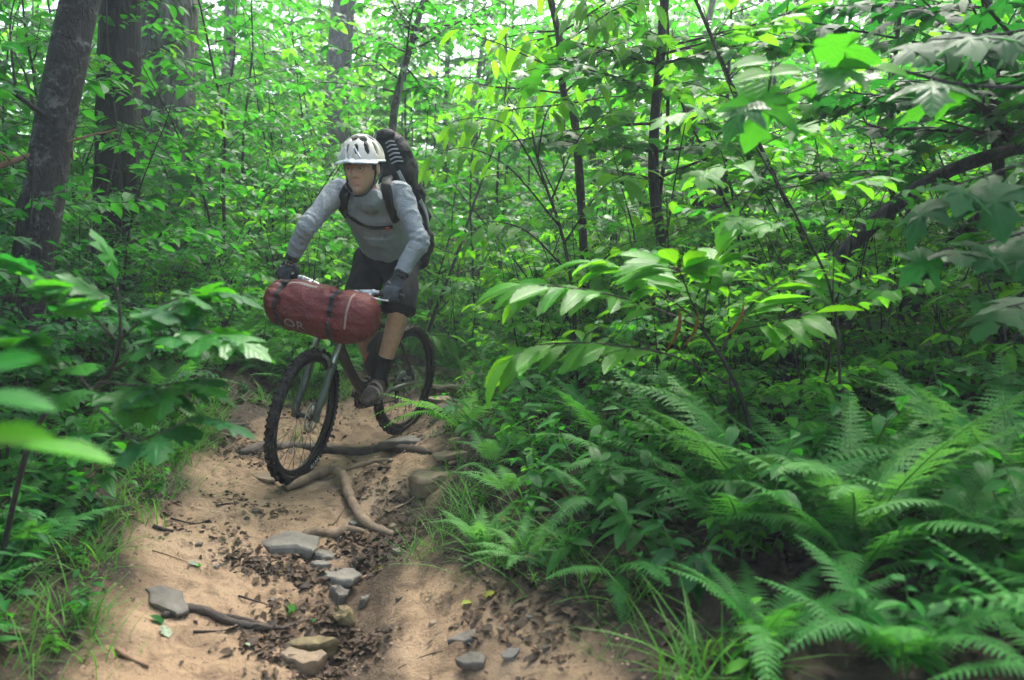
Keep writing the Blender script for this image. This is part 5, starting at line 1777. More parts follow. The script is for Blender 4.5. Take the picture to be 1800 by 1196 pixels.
# drivetrain
CA = R(12)
cr = MB()
PED = {}
for sg in (-1, 1):
    d = np.array([math.cos(CA), 0, math.sin(CA)]) * sg * .17
    e = BBp + d + np.array([0, sg * .075, 0])
    PED[sg] = e + np.array([0, sg * .055, 0])
    c2 = MB()
    c2.loft([(BBp + [0, sg * .052, 0], (0, 1, 0), np.cross(d, [0, 1, 0]), .010, .020), ((BBp + [0, sg * .06, 0]) * .5 + e * .5, (0, 1, 0), np.cross(d, [0, 1, 0]), .008, .014), (e, (0, 1, 0), np.cross(d, [0, 1, 0]), .009, .016)], 12)
    bpart('crank', c2, M['black_alloy'])
    pd = MB()
    pd.tube([e, PED[sg] + [0, sg * .035, 0]], .007, 8)
    pd.box(PED[sg], (.075, .065, .022), bev=.006)
    bpart('pedal', pd, M['silver'])
for rad, y in ((.075, -.048), (.055, -.042)):
    cg = MB()
    n = 96
    t = np.linspace(0, 2 * math.pi, n, endpoint=False)
    ro = rad + .004 * np.sign(np.sin(t * 24))
    cg.rings([BBp + np.column_stack([r_ * np.cos(t), np.full(n, yy), r_ * np.sin(t)]) for r_, yy in ((rad - .02, y - .002), (ro, y - .002), (ro, y + .002), (rad - .02, y + .002))], closed=True)
    bpart('chainring', cg, M['black_alloy'])
cs = MB()
for k in range(7):
    rad = .058 - .006 * k
    cs.lathe([(rad * .5, -.022 - .004 * k), (rad, -.022 - .004 * k), (rad, -.024 - .004 * k), (rad * .5, -.024 - .004 * k)], (0, 0, 0), (0, 1, 0), 32)
bpart('cassette', cs, M['silver'])
ch = MB()
ch.tube([[.43, -.046, .046], [.2, -.04, .052], [0, -.036, .046]], .004, 6)
ch.tube([[.42, -.046, -.106], [.2, -.042, -.12], [.03, -.040, -.135]], .004, 6)
bpart('chain', ch, M['black_alloy'])
dr = MB()
dr.box([.01, -.062, -.045], (.04, .022, .05), bev=.008)
dr.box([.02, -.05, -.11], (.022, .012, .09), bev=.005)
for z in (-.08, -.14):
    dr.lathe([(.020, -.004), (.020, .004)], [.025, -.042, z], (0, 1, 0), 18)
bpart('derailleur', dr, M['black_alloy'])
rc = MB(); rc.box([.045, .055, .07], (.055, .03, .05), bev=.008)
bpart('brake_caliper', rc, M['black_alloy'])
# red straps tied to the frame below the bag
for i, (a, b_) in enumerate((([.36, .03, .30], [.44, .045, .19]), ([.33, .028, .32], [.40, .050, .20]), ([.40, -.01, .30], [.50, .0, .20]))):
    rs = MB(); rs.tube([np.array(a), np.array(b_)], [.006, .007], 8, flat=.5)
    bpart('red_strap', rs, M['red'])
pk = MB()
pk.loft([(np.array([.34, 0, .36]), (1, 0, 0), (0, 1, 0), .03, .022), (np.array([.40, 0, .28]), (1, 0, 0), (0, 1, 0), .055, .035), (np.array([.42, 0, .17]), (1, 0, 0), (0, 1, 0), .05, .036), (np.array([.40, 0, .10]), (1, 0, 0), (0, 1, 0), .03, .025)], 16)
bpart('frame_pouch', pk, M['rubber'])

# ------------------------------------------------------------------ red stuff sack strapped to the handlebar
def fabric(name, c1, c2, rough, sheen=0.0, weave=900, spec=.4, fold=18, fs=.5):
    m, nt, b, out = new_mat(name)
    tc = nt.nodes.new('ShaderNodeTexCoord').outputs['Object']
    h = noise_n(nt, 9, 4, .6, tc)
    nt.links.new(ramp(nt, h, [(.35, c1), (.65, c2)]), b.inputs['Base Color'])
    f = noise_n(nt, fold, 3, .5, tc, 1.2)
    w = noise_n(nt, weave, 2, .5, tc)
    nt.links.new(bump_n(nt, math_n(nt, 'ADD', f, math_n(nt, 'MULTIPLY', w, .08)), fs, .012), b.inputs['Normal'])
    b.inputs['Roughness'].default_value = rough
    b.inputs['Specular IOR Level'].default_value = spec
    b.inputs['Sheen Weight'].default_value = sheen
    return m
M['sack_red'] = fabric('sack_red', (0.105, 0.013, 0.013), (0.150, 0.020, 0.019), .52, 0, 700, .4, 34, .75)
M['webbing'] = fabric('webbing', (0.008, 0.010, 0.013), (0.020, 0.024, 0.028), .6, 0, 600, .4, 60, .2)
M['reflective'] = surf('reflective', (0.22, 0.16, 0.13), (0.33, 0.26, 0.21), 30, .45, bump=.1)
M['print_grey'] = surf('print_grey', (0.20, 0.18, 0.18), (0.30, 0.27, 0.27), 30, .5, bump=.05)
SC_ = np.array([.990, 0.005, .562])
SL, SR = .305, .135
STR = (-.205, .090)          # strap positions along the sack (to the bicycle's left = +)
def sack(s, a, off=0.0):
    """point on the sack: s along the length (-1..1), a angle round it"""
    s, a = np.asarray(s, float), np.asarray(a, float)
    end = np.clip(1 - np.abs(s) ** 5.0, 0, 1) ** .5
    r = SR * (.22 + .78 * end) * (1 - .05 * (s < 0) * np.abs(s))
    x = s * SL
    for q in STR:
        r = r * (1 - .13 * np.exp(-((x - q) / .026) ** 2))
        k = np.exp(-np.abs(x - q) / .055)
        r = r + .017 * k * vnoise(np.stack([a * 4.2, x * 7 + 3, a * 0 + q], -1)) + .010 * k * vnoise(np.stack([a * 9, x * 10, a * 0 + 5], -1))
    cr_ = 1 - 2 * np.abs(vnoise(np.stack([a * 3.0, x * 11 + 1.3 * np.sin(a * 2), a * 0 + 8.0], -1)))
    r = r + .0030 * np.clip(cr_, 0, 1) ** 2 - .0015
    k = np.exp(-(1 - np.abs(s)) / .12)
    r = r + .010 * k * vnoise(np.stack([np.cos(a) * 5, np.sin(a) * 5, s * 2], -1))
    r = r + .009 * fbm(np.stack([np.cos(a) * 1.6, np.sin(a) * 1.6 + x * 3, x * 9], -1), 3)
    r = r + off
    sag = -.012 * (1 - s ** 2)
    return SC_ + np.stack([np.cos(a) * r * .96, x, np.sin(a) * r * 1.03 + sag], -1)
bag = thing('stuff_sack', 'wrinkled red stuff sack strapped across the handlebar with two black straps', 'bag', bw(*steer(SC_ - [0, 0, SR])))
bag_off = np.array(bag.location)
def bag_part(name, mb, mat, parent=None):
    v = steer(mb.verts())
    mb.v = [np.array([bw(*q) for q in v])]
    return link(name, mb.mesh(name, bag_off), mat, parent or bag)
na = 96
A_ = np.linspace(0, 2 * math.pi, na, endpoint=False)
mb = MB()
ss = np.concatenate([np.linspace(-1, -.9, 9), np.linspace(-.9, .9, 110)[1:], np.linspace(.9, 1, 9)[1:]])
mb.rings([sack(np.full(na, s), A_) for s in ss])
bag_part('sack', mb, M['sack_red'])
def band(s0, s1, a0, a1, off, th=.0025, ns=8, n_a=60):
    mb = MB()
    S, Aq = np.linspace(s0, s1, ns), np.linspace(a0, a1, n_a)
    out = []
    for a in Aq:
        ring = [sack(s, a, off + th) for s in S] + [sack(s, a, off - .003) for s in S[::-1]]
        out.append(np.array(ring))
    mb.rings(out)
    return mb
for q in STR:
    st_ = bag_part('strap', band((q - .011) / SL, (q + .011) / SL, -.2, 6.05, .002, n_a=90), M['webbing'])
    bk = MB()
    pb = sack(q / SL, R(78))
    bk.box(pb + np.array([0, 0, .006]), (.055, .034, .014), bev=.005)
    bk.box(pb + np.array([-.035, 0, .004]), (.03, .028, .010), bev=.004)
    bag_part('buckle', bk, M['black_alloy'], st_)
bag_part('seam_tape', band(-.82, -.05, R(62), R(70), .0005, .001, 40, 5), M['reflective'])
bag_part('seam_tape', band(.60, .635, R(-20), R(70), .0005, .001, 4, 40), M['reflective'])
tv, tf = text_mesh('OR', .068)
tv[:, 0] = -tv[:, 0] * 1.25        # the sack is seen from the front: its +y is the picture's right
aa = R(-30) + tv[:, 1] / SR
sv_ = (-.085 - tv[:, 0]) / SL
lg = MB()
lg.add(sack(sv_, aa, .003), tf)
bag_part('printed_logo', lg, M['print_grey'])

# ================================================================== RIDER
from mathutils.bvhtree import BVHTree
UP = np.array([0, 0, 1.0])
PEDw = {s: bw(*PED[s]) for s in PED}
ROOT = (PEDw[1] + PEDw[-1]) / 2
rider = thing('person', 'cyclist in a grey long sleeved top and black shorts crouching over the handlebar', 'person', ROOT)
def rpart(name, me_or_mb, mat, parent=None):
    if isinstance(me_or_mb, MB):
        me = me_or_mb.mesh(name, ROOT)
    else:
        me = me_or_mb
        set_v(me, get_v(me) - ROOT)
    me.name = name
    return link(name, me, mat, parent or rider)
shR, shL = P(594, 336, 4.20), P(704, 341, 4.13)
elR, elL = P(539, 400, 4.03), P(738, 424, 4.06)
GRw = {s: bw(*steer((GRIP[s][0] * .45 + GRIP[s][1] * .55))) for s in (-1, 1)}
GAx = {s: unit(bw(*steer(GRIP[s][1])) - bw(*steer(GRIP[s][0]))) for s in (-1, 1)}
EL = {-1: elR, 1: elL}
SH = {-1: shR, 1: shL}
WRI = {s: GRw[s] + unit(EL[s] - GRw[s]) * .095 + UP * .022 for s in (-1, 1)}
pel, lum, mid_, che, upp = P(680, 462, 4.62), P(678, 432, 4.50), P(666, 395, 4.36), P(655, 366, 4.26), P(650, 345, 4.20)
LAT = unit(shL - shR)
hipL, hipR = pel + LAT * .095 + P(680, 465, 4.62) - pel, pel - LAT * .095
kneL, kneR = P(702, 538, 4.30), P(622, 556, 4.45)
def foot_frame(s):
    f = unit(Fv * math.cos(R(8)) - U2 * math.sin(R(8)) + L2 * s * .12)
    u = unit(U2 - f * (U2 @ f))
    return f, np.cross(u, f), u
ANK = {}
for s in (-1, 1):
    f, l, u = foot_frame(s)
    ANK[s] = PEDw[s] + u * .122 - f * .105
KNE = {-1: kneR, 1: kneL}
HIP = {-1: hipR, 1: hipL}
HC = P(637, 297, 3.98)
hf = unit([-.24, -.95, -.15])
hr = unit(np.cross(UP, hf))
hu = np.cross(hf, hr)
HA = np.array([hr, hf, hu])
HS = 1.07
def hw(v):
    return HC + (np.asarray(v, float) * HS) @ HA
# head surface
def head_grid(nu=120, nv=90):
    th = np.linspace(.02, math.pi - .02, nv)[:, None]
    ph = np.linspace(0, 2 * math.pi, nu, endpoint=False)[None, :]
    dx, dy, dz = np.sin(th) * np.sin(ph), np.sin(th) * np.cos(ph), np.cos(th) + 0 * ph
    x = .074 * np.sign(dx) * np.abs(dx) ** .92
    y = np.where(dy > 0, .090 * np.abs(dy) ** .78, -.104 * np.abs(dy) ** .95)
    z = np.where(dz > 0, .118 * dz, .120 * dz)
    t = np.clip(-z / .120, 0, 1)
    x = x * (1 - .36 * t ** 1.7)
    y = np.where(y < 0, y * (1 - .55 * t), y * (1 - .12 * t)) + .050 * t ** 2
    fr_ = np.clip(dy * 3, 0, 1)
    gz = lambda c, w: np.exp(-((z - c) / w) ** 2)
    gx = lambda c, w: np.exp(-((np.abs(x) - c) / w) ** 2)
    nz_ = np.clip((.018 - z) / .052, 0, 1) * (z > -.040) * np.clip((z + .046) / .010, 0, 1)
    y = y + fr_ * (.006 + .022 * nz_) * np.exp(-(x / (.0085 + .007 * nz_)) ** 2) * gz(-.010, .034)
    y = y + fr_ * .0055 * gz(-.034, .008) * gx(.013, .007)            # nostril wings
    y = y - fr_ * .0115 * gx(.031, .016) * gz(.008, .012)             # eye sockets
    y = y + fr_ * .0065 * np.exp(-(x / .050) ** 2) * gz(.030, .009)   # brow ridge
    y = y + fr_ * .005 * gx(.046, .014) * gz(-.018, .016)             # cheek bones
    y = y - fr_ * .005 * gx(.042, .014) * gz(-.055, .018)             # hollow cheeks
    y = y + fr_ * (.0060 * gz(-.0565, .0055) + .0065 * gz(-.0690, .0060)) * np.exp(-(x / .023) ** 2)
    y = y - fr_ * .0040 * gz(-.0625, .0022) * np.exp(-(x / .024) ** 2)
    y = y - fr_ * .0045 * gz(-.082, .007) * np.exp(-(x / .026) ** 2)
    y = y + fr_ * .0080 * gz(-.100, .012) * np.exp(-(x / .024) ** 2)
    return np.stack([x, y, z], -1)
hg = head_grid()
def build_body():
    mb = MB()
    mb.rings([hw(r_) for r_ in hg])
    for sg in (-1, 1):                                                  # ears
        mb.ball(hw((sg * .076, -.012, -.004)), (.010, .019, .032), HA, 12, 10)
    mb.tube([hw((0, -.020, -.07)), hw((0, -.035, -.13)), upp + LAT * .0], [.056, .056, .070], 18)
    body_core(mb, 0.0, True)
    return mb
def torso_secs(e):
    d = unit(upp - pel)
    nb = np.cross(LAT, d)
    return [(c - (d * .02 if i == 0 else 0), LAT, nb, a + e, b_ + e) for i, (c, a, b_) in enumerate(((pel, .165, .115), (lum, .136, .102), (mid_, .154, .100), (che, .166, .104), (upp, .136, .084)))]
def arm(mb, s, e, to_wrist=1.0):
    S_, E_, W_ = SH[s], EL[s], WRI[s]
    pts = [S_ - LAT * s * .03, S_, S_ * .66 + E_ * .34, S_ * .3 + E_ * .7, E_, E_ * .72 + W_ * .28, E_ * .35 + W_ * .65, W_]
    mb.tube(catmull(pts, 4), np.interp(np.linspace(0, 7, 29), range(8), np.array([.052, .053, .047, .041, .039, .041, .033, .028]) + e), 20)
    mb.ball(S_, .053 + e)
def leg(mb, s, e, upto=1.0):
    h_, k, a = HIP[s], KNE[s], ANK[s]
    back = -unit(Fv)
    pts = [h_, h_ * .55 + k * .45, k + (h_ - k) * .12, k, k * .78 + a * .22 + back * .018, k * .45 + a * .55 + back * .012, a * .88 + k * .12, a]
    mb.tube(catmull(pts, 4), np.interp(np.linspace(0, 7, 29), range(8), np.array([.090, .080, .064, .056, .058, .050, .037, .036]) + e), 20)
    mb.ball(k, .058 + e)
def hand(mb, s, e):
    """palm and five fingers closed round the grip"""
    g_, ax, w = GRw[s], GAx[s], WRI[s]
    fwd = unit(np.array([0.0, 0, 0]) + (bw(1, 0, 0) - bw(0, 0, 0)) * 1.0)
    fwd = unit(fwd - ax * (fwd @ ax))
    up_ = np.cross(fwd, ax)
    up_ = up_ if up_[2] > 0 else -up_
    kn = g_ + up_ * .034 + fwd * .012                       # row of knuckles
    mb.loft([(w + unit(w - g_) * .02, ax, up_, .030 + e, .024 + e), (w, ax, up_, .032 + e, .024 + e), (w * .5 + kn * .5, ax, up_, .040 + e, .021 + e), (kn - fwd * .01, ax, up_, .043 + e, .017 + e), (kn + fwd * .004, ax, up_, .040 + e, .010 + e)], 20)
    for i, (o, sc, r0) in enumerate(((-.033, .92, .0095), (-.011, 1.04, .0100), (.011, 1.0, .0098), (.032, .82, .0085))):
        c = ax * o
        j = [kn + c - fwd * .012, kn + c + fwd * .012 * sc + up_ * .002, g_ + c + fwd * .036 * sc + up_ * .012, g_ + c + fwd * .034 * sc - up_ * .014, g_ + c + fwd * .012 - up_ * .031 * sc, g_ + c - fwd * .010 - up_ * .027 * sc]
        mb.tube(catmull(j, 3), np.interp(np.linspace(0, 5, 16), range(6), np.array([1.05, 1.1, 1.0, .98, .92, .8]) * r0 + e), 12)
        mb.ball(j[-1], r0 * .8 + e, None, 10, 8)
        mb.ball(j[1], r0 * 1.12 + e, None, 10, 8)
    b0 = w * .45 + kn * .55 - ax * .034 - up_ * .006         # thumb leaves the inner side of the palm
    j = [b0, b0 - ax * .016 - up_ * .018 + fwd * .002, g_ - ax * .047 - up_ * .012 - fwd * .018, g_ - ax * .042 - up_ * .024 + fwd * .010, g_ - ax * .034 - up_ * .026 + fwd * .026]
    mb.tube(catmull(j, 3), np.interp(np.linspace(0, 4, 13), range(5), np.array([.015, .0135, .012, .0105, .0085]) + e), 12)
def body_core(mb, e, hands):
    mb.loft(torso_secs(-.020), 28)
    for s in (-1, 1):
        arm(mb, s, -.004)
        leg(mb, s, e)
        if hands:
            hand(mb, s, -.0025)
        f, l, u = foot_frame(s)
        mb.loft([(PEDw[s] + u * (.055 - .09 * max(0, x + .09)) + f * x, l, u, w, hgt) for x, w, hgt in ((-.155, .014, .012), (-.13, .022, .022), (-.09, .026, .028), (0, .030, .012), (.05, .022, .006), (.065, .008, .003))], 16)
        mb.tube([ANK[s], PEDw[s] + u * .06 - f * .11], [.036, .034], 14)
bm = remesh(build_body(), .0043, 2, .4)
bv = get_v(bm)
hl = ((bv - HC) @ HA.T) / HS
inh = np.linalg.norm(hl, axis=1) < .2
x, y, z = hl.T
lip = np.exp(-((z + .0625) / .0105) ** 2) * np.exp(-(np.abs(x) / .026) ** 4) * (y > .05) * inh
stub = np.clip((-z - .030) / .03, 0, 1) * (np.abs(x) < .09) * (y > -.02) * inh * (1 - lip)
socket = np.exp(-((np.abs(x) - .031) / .017) ** 2 - ((z - .008) / .010) ** 2) * (y > .03) * inh
set_col(bm, 'skin', np.stack([lip, stub, socket], -1))
m, nt, b, out = new_mat('skin')
at = nd(nt, 'ShaderNodeAttribute', attribute_name='skin')
sx = nt.nodes.new('ShaderNodeSeparateXYZ')
nt.links.new(at.outputs['Vector'], sx.inputs[0])
n1 = noise_n(nt, 38, 4, .6)
c = ramp(nt, n1, [(.3, (.42, .235, .150)), (.7, (.54, .325, .215))])
c = mixc(nt, math_n(nt, 'MULTIPLY', sx.outputs[1], .40), c, (.20, .130, .095))
c = mixc(nt, math_n(nt, 'MULTIPLY', sx.outputs[0], .65), c, (.38, .130, .105))
c = mixc(nt, math_n(nt, 'MULTIPLY', sx.outputs[2], .35), c, (.22, .115, .080))
nt.links.new(c, b.inputs['Base Color'])
b.inputs['Roughness'].default_value = .48
b.inputs['Subsurface Weight'].default_value = .08
b.inputs['Subsurface Radius'].default_value = (.01, .004, .002)
nt.links.new(bump_n(nt, noise_n(nt, 260, 4), .15, .002), b.inputs['Normal'])
M['skin'] = m
rpart('body', bm, m)
M['eye'] = surf('eye', (.55, .53, .50), (.65, .63, .60), 20, .2, bump=0)
M['iris'] = surf('iris', (.020, .013, .009), (.040, .026, .018), 60, .15, bump=0)
M['hair'] = surf('hair', (.012, .009, .007), (.035, .025, .018), 60, .6, bump=.8, bscale=300)
for sg in (-1, 1):
    e = MB(); e.ball(hw((sg * .031, .0745, .007)), .0125 * HS, HA, 18, 14)
    eo = rpart('eye', e, M['eye'])
    i_ = MB(); i_.ball(hw((sg * .031 - .002, .0845, .0045)), (.0056 * HS, .003 * HS, .0056 * HS), HA, 14, 10)
    rpart('iris', i_, M['iris'], eo)
    ld = MB()
    t_ = np.linspace(-1, 1, 9)
    ld.tube(np.array([hw((sg * .031 + q * .016, .0872 - .006 * q * q, .0125 - .006 * q * q)) for q in t_]), np.array([.002, .003, .0036, .004, .004, .004, .0036, .003, .002]), 8)
    rpart('eyelid', ld, M['skin'])
    br_ = MB()
    br_.tube(np.array([hw((sg * (.013 + .038 * q), .0945 - .014 * q * q, .0235 + .007 * math.sin(q * 2.4) - .004 * q)) for q in np.linspace(0, 1, 9)]), np.array([.0030, .0042, .0046, .0046, .0042, .0038, .0032, .0025, .001]), 8, flat=.6)
    rpart('eyebrow', br_, M['hair'])
hm = MB()                                                                # hair showing under the helmet
hv = hg[:52].copy()
keep = []
nu = hv.shape[1]
hv = hv * 1.035
hv[..., 1] -= .003
fcs = []
for i in range(51):
    for j in range(nu):
        q = hg[i, j]
        if q[1] < .045 and q[2] > -.035 + (.03 if q[1] > -.02 else 0) or q[2] > .055:
            fcs.append((i * nu + j, i * nu + (j + 1) % nu, (i + 1) * nu + (j + 1) % nu, (i + 1) * nu + j))
hm.add(hw(hv.reshape(-1, 3)), fcs)
rpart('hair', hm, M['hair'])

# ------------------------------------------------------------------ clothes
M['shirt'] = fabric('shirt', (.225, .246, .268), (.270, .291, .314), .85, 0, 1200, .25, 34, .9)
M['shorts'] = fabric('shorts', (.005, .007, .009), (.011, .014, .017), .85, 0, 900, .12, 20, .5)
M['glove'] = fabric('glove', (.022, .025, .030), (.065, .071, .080), .55, 0, 500, .3, 50, .3)
M['sock'] = fabric('sock', (.004, .005, .006), (.009, .010, .012), .9, 0, 500, .2, 60, .3)
M['shoe'] = surf('shoe', (.030, .020, .018), (.070, .048, .042), 25, .5, bump=.3, c3=(.12, .085, .07))
M['shoe_strap'] = surf('shoe_strap', (.260, .165, .150), (.360, .250, .230), 30, .45, bump=.2)
def fold(me, amp, specs):
    v, n = get_v(me), get_n(me)
    d = 0
    for (M3, w) in specs:
        d = d + w * vnoise(v @ np.asarray(M3).T)
    set_v(me, v + n * (amp * d)[:, None])
sm_ = MB()
sm_.loft(torso_secs(.014)[1:], 28)
d_ = unit(upp - pel)
sm_.loft([(lum - d_ * .030, LAT, np.cross(LAT, d_), .148, .116), (lum, LAT, np.cross(LAT, d_), .152, .120), (mid_, LAT, np.cross(LAT, d_), .170, .124)], 28)
for s in (-1, 1):
    arm(sm_, s, .0080)
sm_.tube(catmull([upp - d_ * .03, hw((0, -.044, -.140)), hw((0, -.040, -.112))], 4), np.linspace(.086, .056, 9), 20)
for s in (-1, 1):
    sm_.tube([upp - d_ * .02 + LAT * s * .04, SH[s] - LAT * s * .01], [.076, .062], 18)
    sm_.tube([che + LAT * s * .07, SH[s]], [.076, .058], 18)
    sm_.tube([mid_ + LAT * s * .08, SH[s] - LAT * s * .015], [.070, .052], 18)
shm = remesh(sm_, .0060, 5, .5)
v, n = get_v(shm), get_n(shm)
disp = np.zeros(len(v))
for s in (-1, 1):                                                         # creases bunching at the elbows and wrists, drag lines at the shoulder
    for a_, b_, k0 in ((SH[s], EL[s], 0), (EL[s], WRI[s], 1)):
        ax_ = unit(b_ - a_)
        L_ = np.linalg.norm(b_ - a_)
        t = (v - a_) @ ax_ / L_
        rd = np.linalg.norm(v - a_ - np.outer((v - a_) @ ax_, ax_), axis=1)
        ins = (t > -.1) * (t < 1.1) * (rd < .085)
        wv = np.exp(-((t - (1 if k0 == 0 else 0)) / .28) ** 2) + (.7 * np.exp(-((t - 1) / .3) ** 2) if k0 else .35 * np.exp(-(t / .3) ** 2))
        ph = vnoise(v * 16 + 3 * s) * 2.4
        disp += ins * wv * .0030 * np.sin(t * L_ * 165 + ph + (v @ np.array([40, 10, 25])) * .5)
nt_ = np.clip(1 - np.abs((v - mid_) @ LAT) / .2, 0, 1)
disp += .004 * nt_ * vnoise(np.stack([(v @ LAT) * 26, (v @ d_) * 5, (v @ np.cross(LAT, d_)) * 5], -1))
disp += .003 * vnoise(v * 13)
for s in (-1, 1):                                                         # slack cloth: long drag folds winding down the sleeves
    ax_ = unit(WRI[s] - SH[s])
    pa = perp(ax_); pb = np.cross(ax_, pa)
    q_ = v - SH[s]
    ins = np.linalg.norm(q_ - np.outer(q_ @ ax_, ax_), axis=1) < .16
    ridge = 1 - 2.2 * np.abs(vnoise(np.stack([(q_ @ pa) * 17 + (q_ @ ax_) * 12, (q_ @ pb) * 17 - (q_ @ ax_) * 6, (q_ @ ax_) * 9 + 4 * s], -1)))
    disp += ins * .0080 * np.clip(ridge, 0, 1) ** 1.5
rt_ = 1 - 2.2 * np.abs(vnoise(np.stack([(v @ LAT) * 15, (v @ d_) * 6 + (v @ LAT) * 5, (v @ np.cross(LAT, d_)) * 6 + 2], -1)))
disp += nt_ * .009 * np.clip(rt_, 0, 1) ** 1.5
set_v(shm, v + n * disp[:, None])
shirt_world = get_v(shm).copy()
bvh = BVHTree.FromPolygons([tuple(q) for q in shirt_world], [tuple(p.vertices) for p in shm.polygons])
shirt = rpart('shirt', shm, M['shirt'])
so = MB()
so.loft([(lum + d_ * .01, LAT, np.cross(LAT, d_), .152, .112), (lum - d_ * .03, LAT, np.cross(LAT, d_), .165, .122), (pel, LAT, np.cross(LAT, d_), .182, .135), (pel - d_ * .05, LAT, np.cross(LAT, d_), .172, .128)], 26)
for s in (-1, 1):
    h_, k = HIP[s], KNE[s]
    e_ = k + (ANK[s] - k) * .07
    so.tube(catmull([h_ + (h_ - k) * .08, h_ * .6 + k * .4, k + (h_ - k) * .15, e_], 4), np.interp(np.linspace(0, 3, 13), range(4), [.108, .103, .094, .100]), 22)
    so.ball(k + unit(h_ - k) * .03, .092)
    so.ball(h_, .112)
shs = remesh(so, .0085, 4, .5)
fold(shs, .007, [(np.diag([14, 14, 9.0]), 1.0), (np.diag([30, 30, 18.0]), .5)])
rpart('shorts', shs, M['shorts'])
for s in (-1, 1):
    gl = MB()
    hand(gl, s, .0015)
    gm_ = remesh(gl, .0032, 2, .4)
    go_ = rpart('glove', gm_, M['glove'])
    cu = MB()
    ax_ = unit(WRI[s] - EL[s])
    cu.tube([WRI[s] - ax_ * .012, WRI[s] + ax_ * .018], [.039, .037], 20)
    rpart('glove_cuff', cu, M['webbing'], go_)
    f, l, u = foot_frame(s)
    sk = MB()
    k, a = KNE[s], ANK[s]
    sk.tube(catmull([k * .27 + a * .73 - Fv * .010, k * .14 + a * .86 - Fv * .004, a, PEDw[s] + u * .06 - f * .11], 4), np.interp(np.linspace(0, 3, 13), range(4), [.0525, .046, .043, .042]), 20)
    rpart('sock', sk, M['sock'])
    sh_ = MB()
    O = PEDw[s] + u * .012
    sec = [(-.175, .020, .030, .050), (-.165, .032, .046, .052), (-.13, .037, .055, .056), (-.09, .039, .056, .056), (-.05, .041, .046, .047), (0, .046, .036, .037), (.04, .047, .029, .030), (.075, .040, .023, .025), (.098, .022, .015, .018)]
    sh_.loft([(O + f * x_ + u * zc, l, u, w, hh_) for x_, w, hh_, zc in sec], 24, power=2.5)
    shm_ = remesh(sh_, .005, 2, .4)
    so_ = rpart('shoe', shm_, M['shoe'])
    sl_ = MB()
    sl_.loft([(O + f * x_ + u * (.000 + .006 * (x_ > .06)), l, u, w + .004, .010) for x_, w, hh_, zc in sec], 24, power=3)
    rpart('sole', sl_, M['rubber'], so_)
    for x_, w, top in ((-.035, .0455, .089), (.000, .0475, .074)):
        stp = MB()
        t = np.linspace(R(-15), R(195), 25)
        pts_ = [O + f * (x_ + .006 * math.cos(q)) + l * math.cos(q) * w + u * (top * .48 + math.sin(q) * top * .56) for q in t]
        pr = []
        for i, q in enumerate(pts_):
            rad_ = unit(l * math.cos(t[i]) + u * math.sin(t[i]))
            pr.append(np.array([q - f * .011, q + f * .011, q + f * .011 + rad_ * .004, q - f * .011 + rad_ * .004]))
        stp.rings(pr)
        rpart('shoe_strap', stp, M['shoe_strap'], so_)
wt = MB()                                                                  # dark watch-like band on the left wrist
ax_ = unit(WRI[1] - EL[1])
wt.tube([WRI[1] - ax_ * .020, WRI[1] - ax_ * .004], [.041, .041], 20)
rpart('wrist_band', wt, M['rubber'])

# ------------------------------------------------------------------ helmet
M['helmet'] = surf('helmet', (.50, .46, .38), (.62, .58, .50), 6, .35, bump=.05, c3=(.70, .67, .62))
M['helmet_silver'] = surf('helmet_silver', (.46, .47, .50), (.62, .63, .66), 8, .32, metal=.25, bump=.05)
M['foam'] = surf('foam', (.010, .011, .012), (.022, .022, .024), 60, .9, bump=.3)
hel = thing('bicycle_helmet', 'cream and silver vented bicycle helmet with a short visor on the cyclist', 'helmet', hw((0, 0, .02)))
hel_off = np.array(hel.location)
def hpart(name, mb, mat, parent=None, smooth=True):
    return link(name, mb.mesh(name, hel_off, smooth), mat, parent or hel)
HZ = .046
def hel_pt(th, ph, sc=1.0):
    """th: polar from the crown, ph: azimuth, 0 = front"""
    th, ph = np.asarray(th, float), np.asarray(ph, float)
    dx, dy, dz = np.sin(th) * np.sin(ph), np.sin(th) * np.cos(ph), np.cos(th)
    rid = 1 + .022 * np.cos(ph * 6) * np.sin(th) ** 2
    return np.stack([.100 * dx * rid * sc, np.where(dy > 0, .124, .138) * dy * rid * sc - .006, HZ + .118 * dz * sc], -1)
nth, nph = 70, 168
TH = np.linspace(.001, R(97), nth)
PH = np.linspace(0, 2 * math.pi, nph, endpoint=False)
vents = []
for a_, th0, wa, wt_ in ((15, 66, .075, .17), (46, 64, .085, .22), (76, 66, .080, .24), (0, 33, .13, .17), (42, 36, .14, .17), (105, 62, .075, .26), (135, 62, .09, .24), (165, 60, .09, .24), (90, 34, .14, .17), (140, 32, .15, .17)):
    for sg in ((-1, 1) if a_ not in (0,) else (1,)):
        vents.append((R(a_ * sg), R(th0), wa, wt_))
def in_vent(th, ph):
    for a_, t0, wa, wt_ in vents:
        da = (ph - a_ + math.pi) % (2 * math.pi) - math.pi
        lat_ = da * math.sin(max(th, .2))
        slant = (th - t0) * (.25 if a_ > 0 else -.25) * (1 if abs(a_) > .05 else 0)
        if ((lat_ - slant * .3) / (wa * 1.5)) ** 2 + ((th - t0) / (wt_ * 1.3)) ** 2 < 1:
            return True
    return False
grid_t, grid_p = np.meshgrid(TH, PH, indexing='ij')
hv_ = hel_pt(grid_t, grid_p)
mb = MB()
fcs = []
for i in range(nth - 1):
    for j in range(nph):
        if in_vent((TH[i] + TH[i + 1]) / 2, PH[j] + math.pi / nph):
            continue
        fcs.append((i * nph + j, (i + 1) * nph + j, (i + 1) * nph + (j + 1) % nph, i * nph + (j + 1) % nph))
mb.add(hw(hv_.reshape(-1, 3)), fcs)
shell = hpart('shell', mb, M['helmet'])
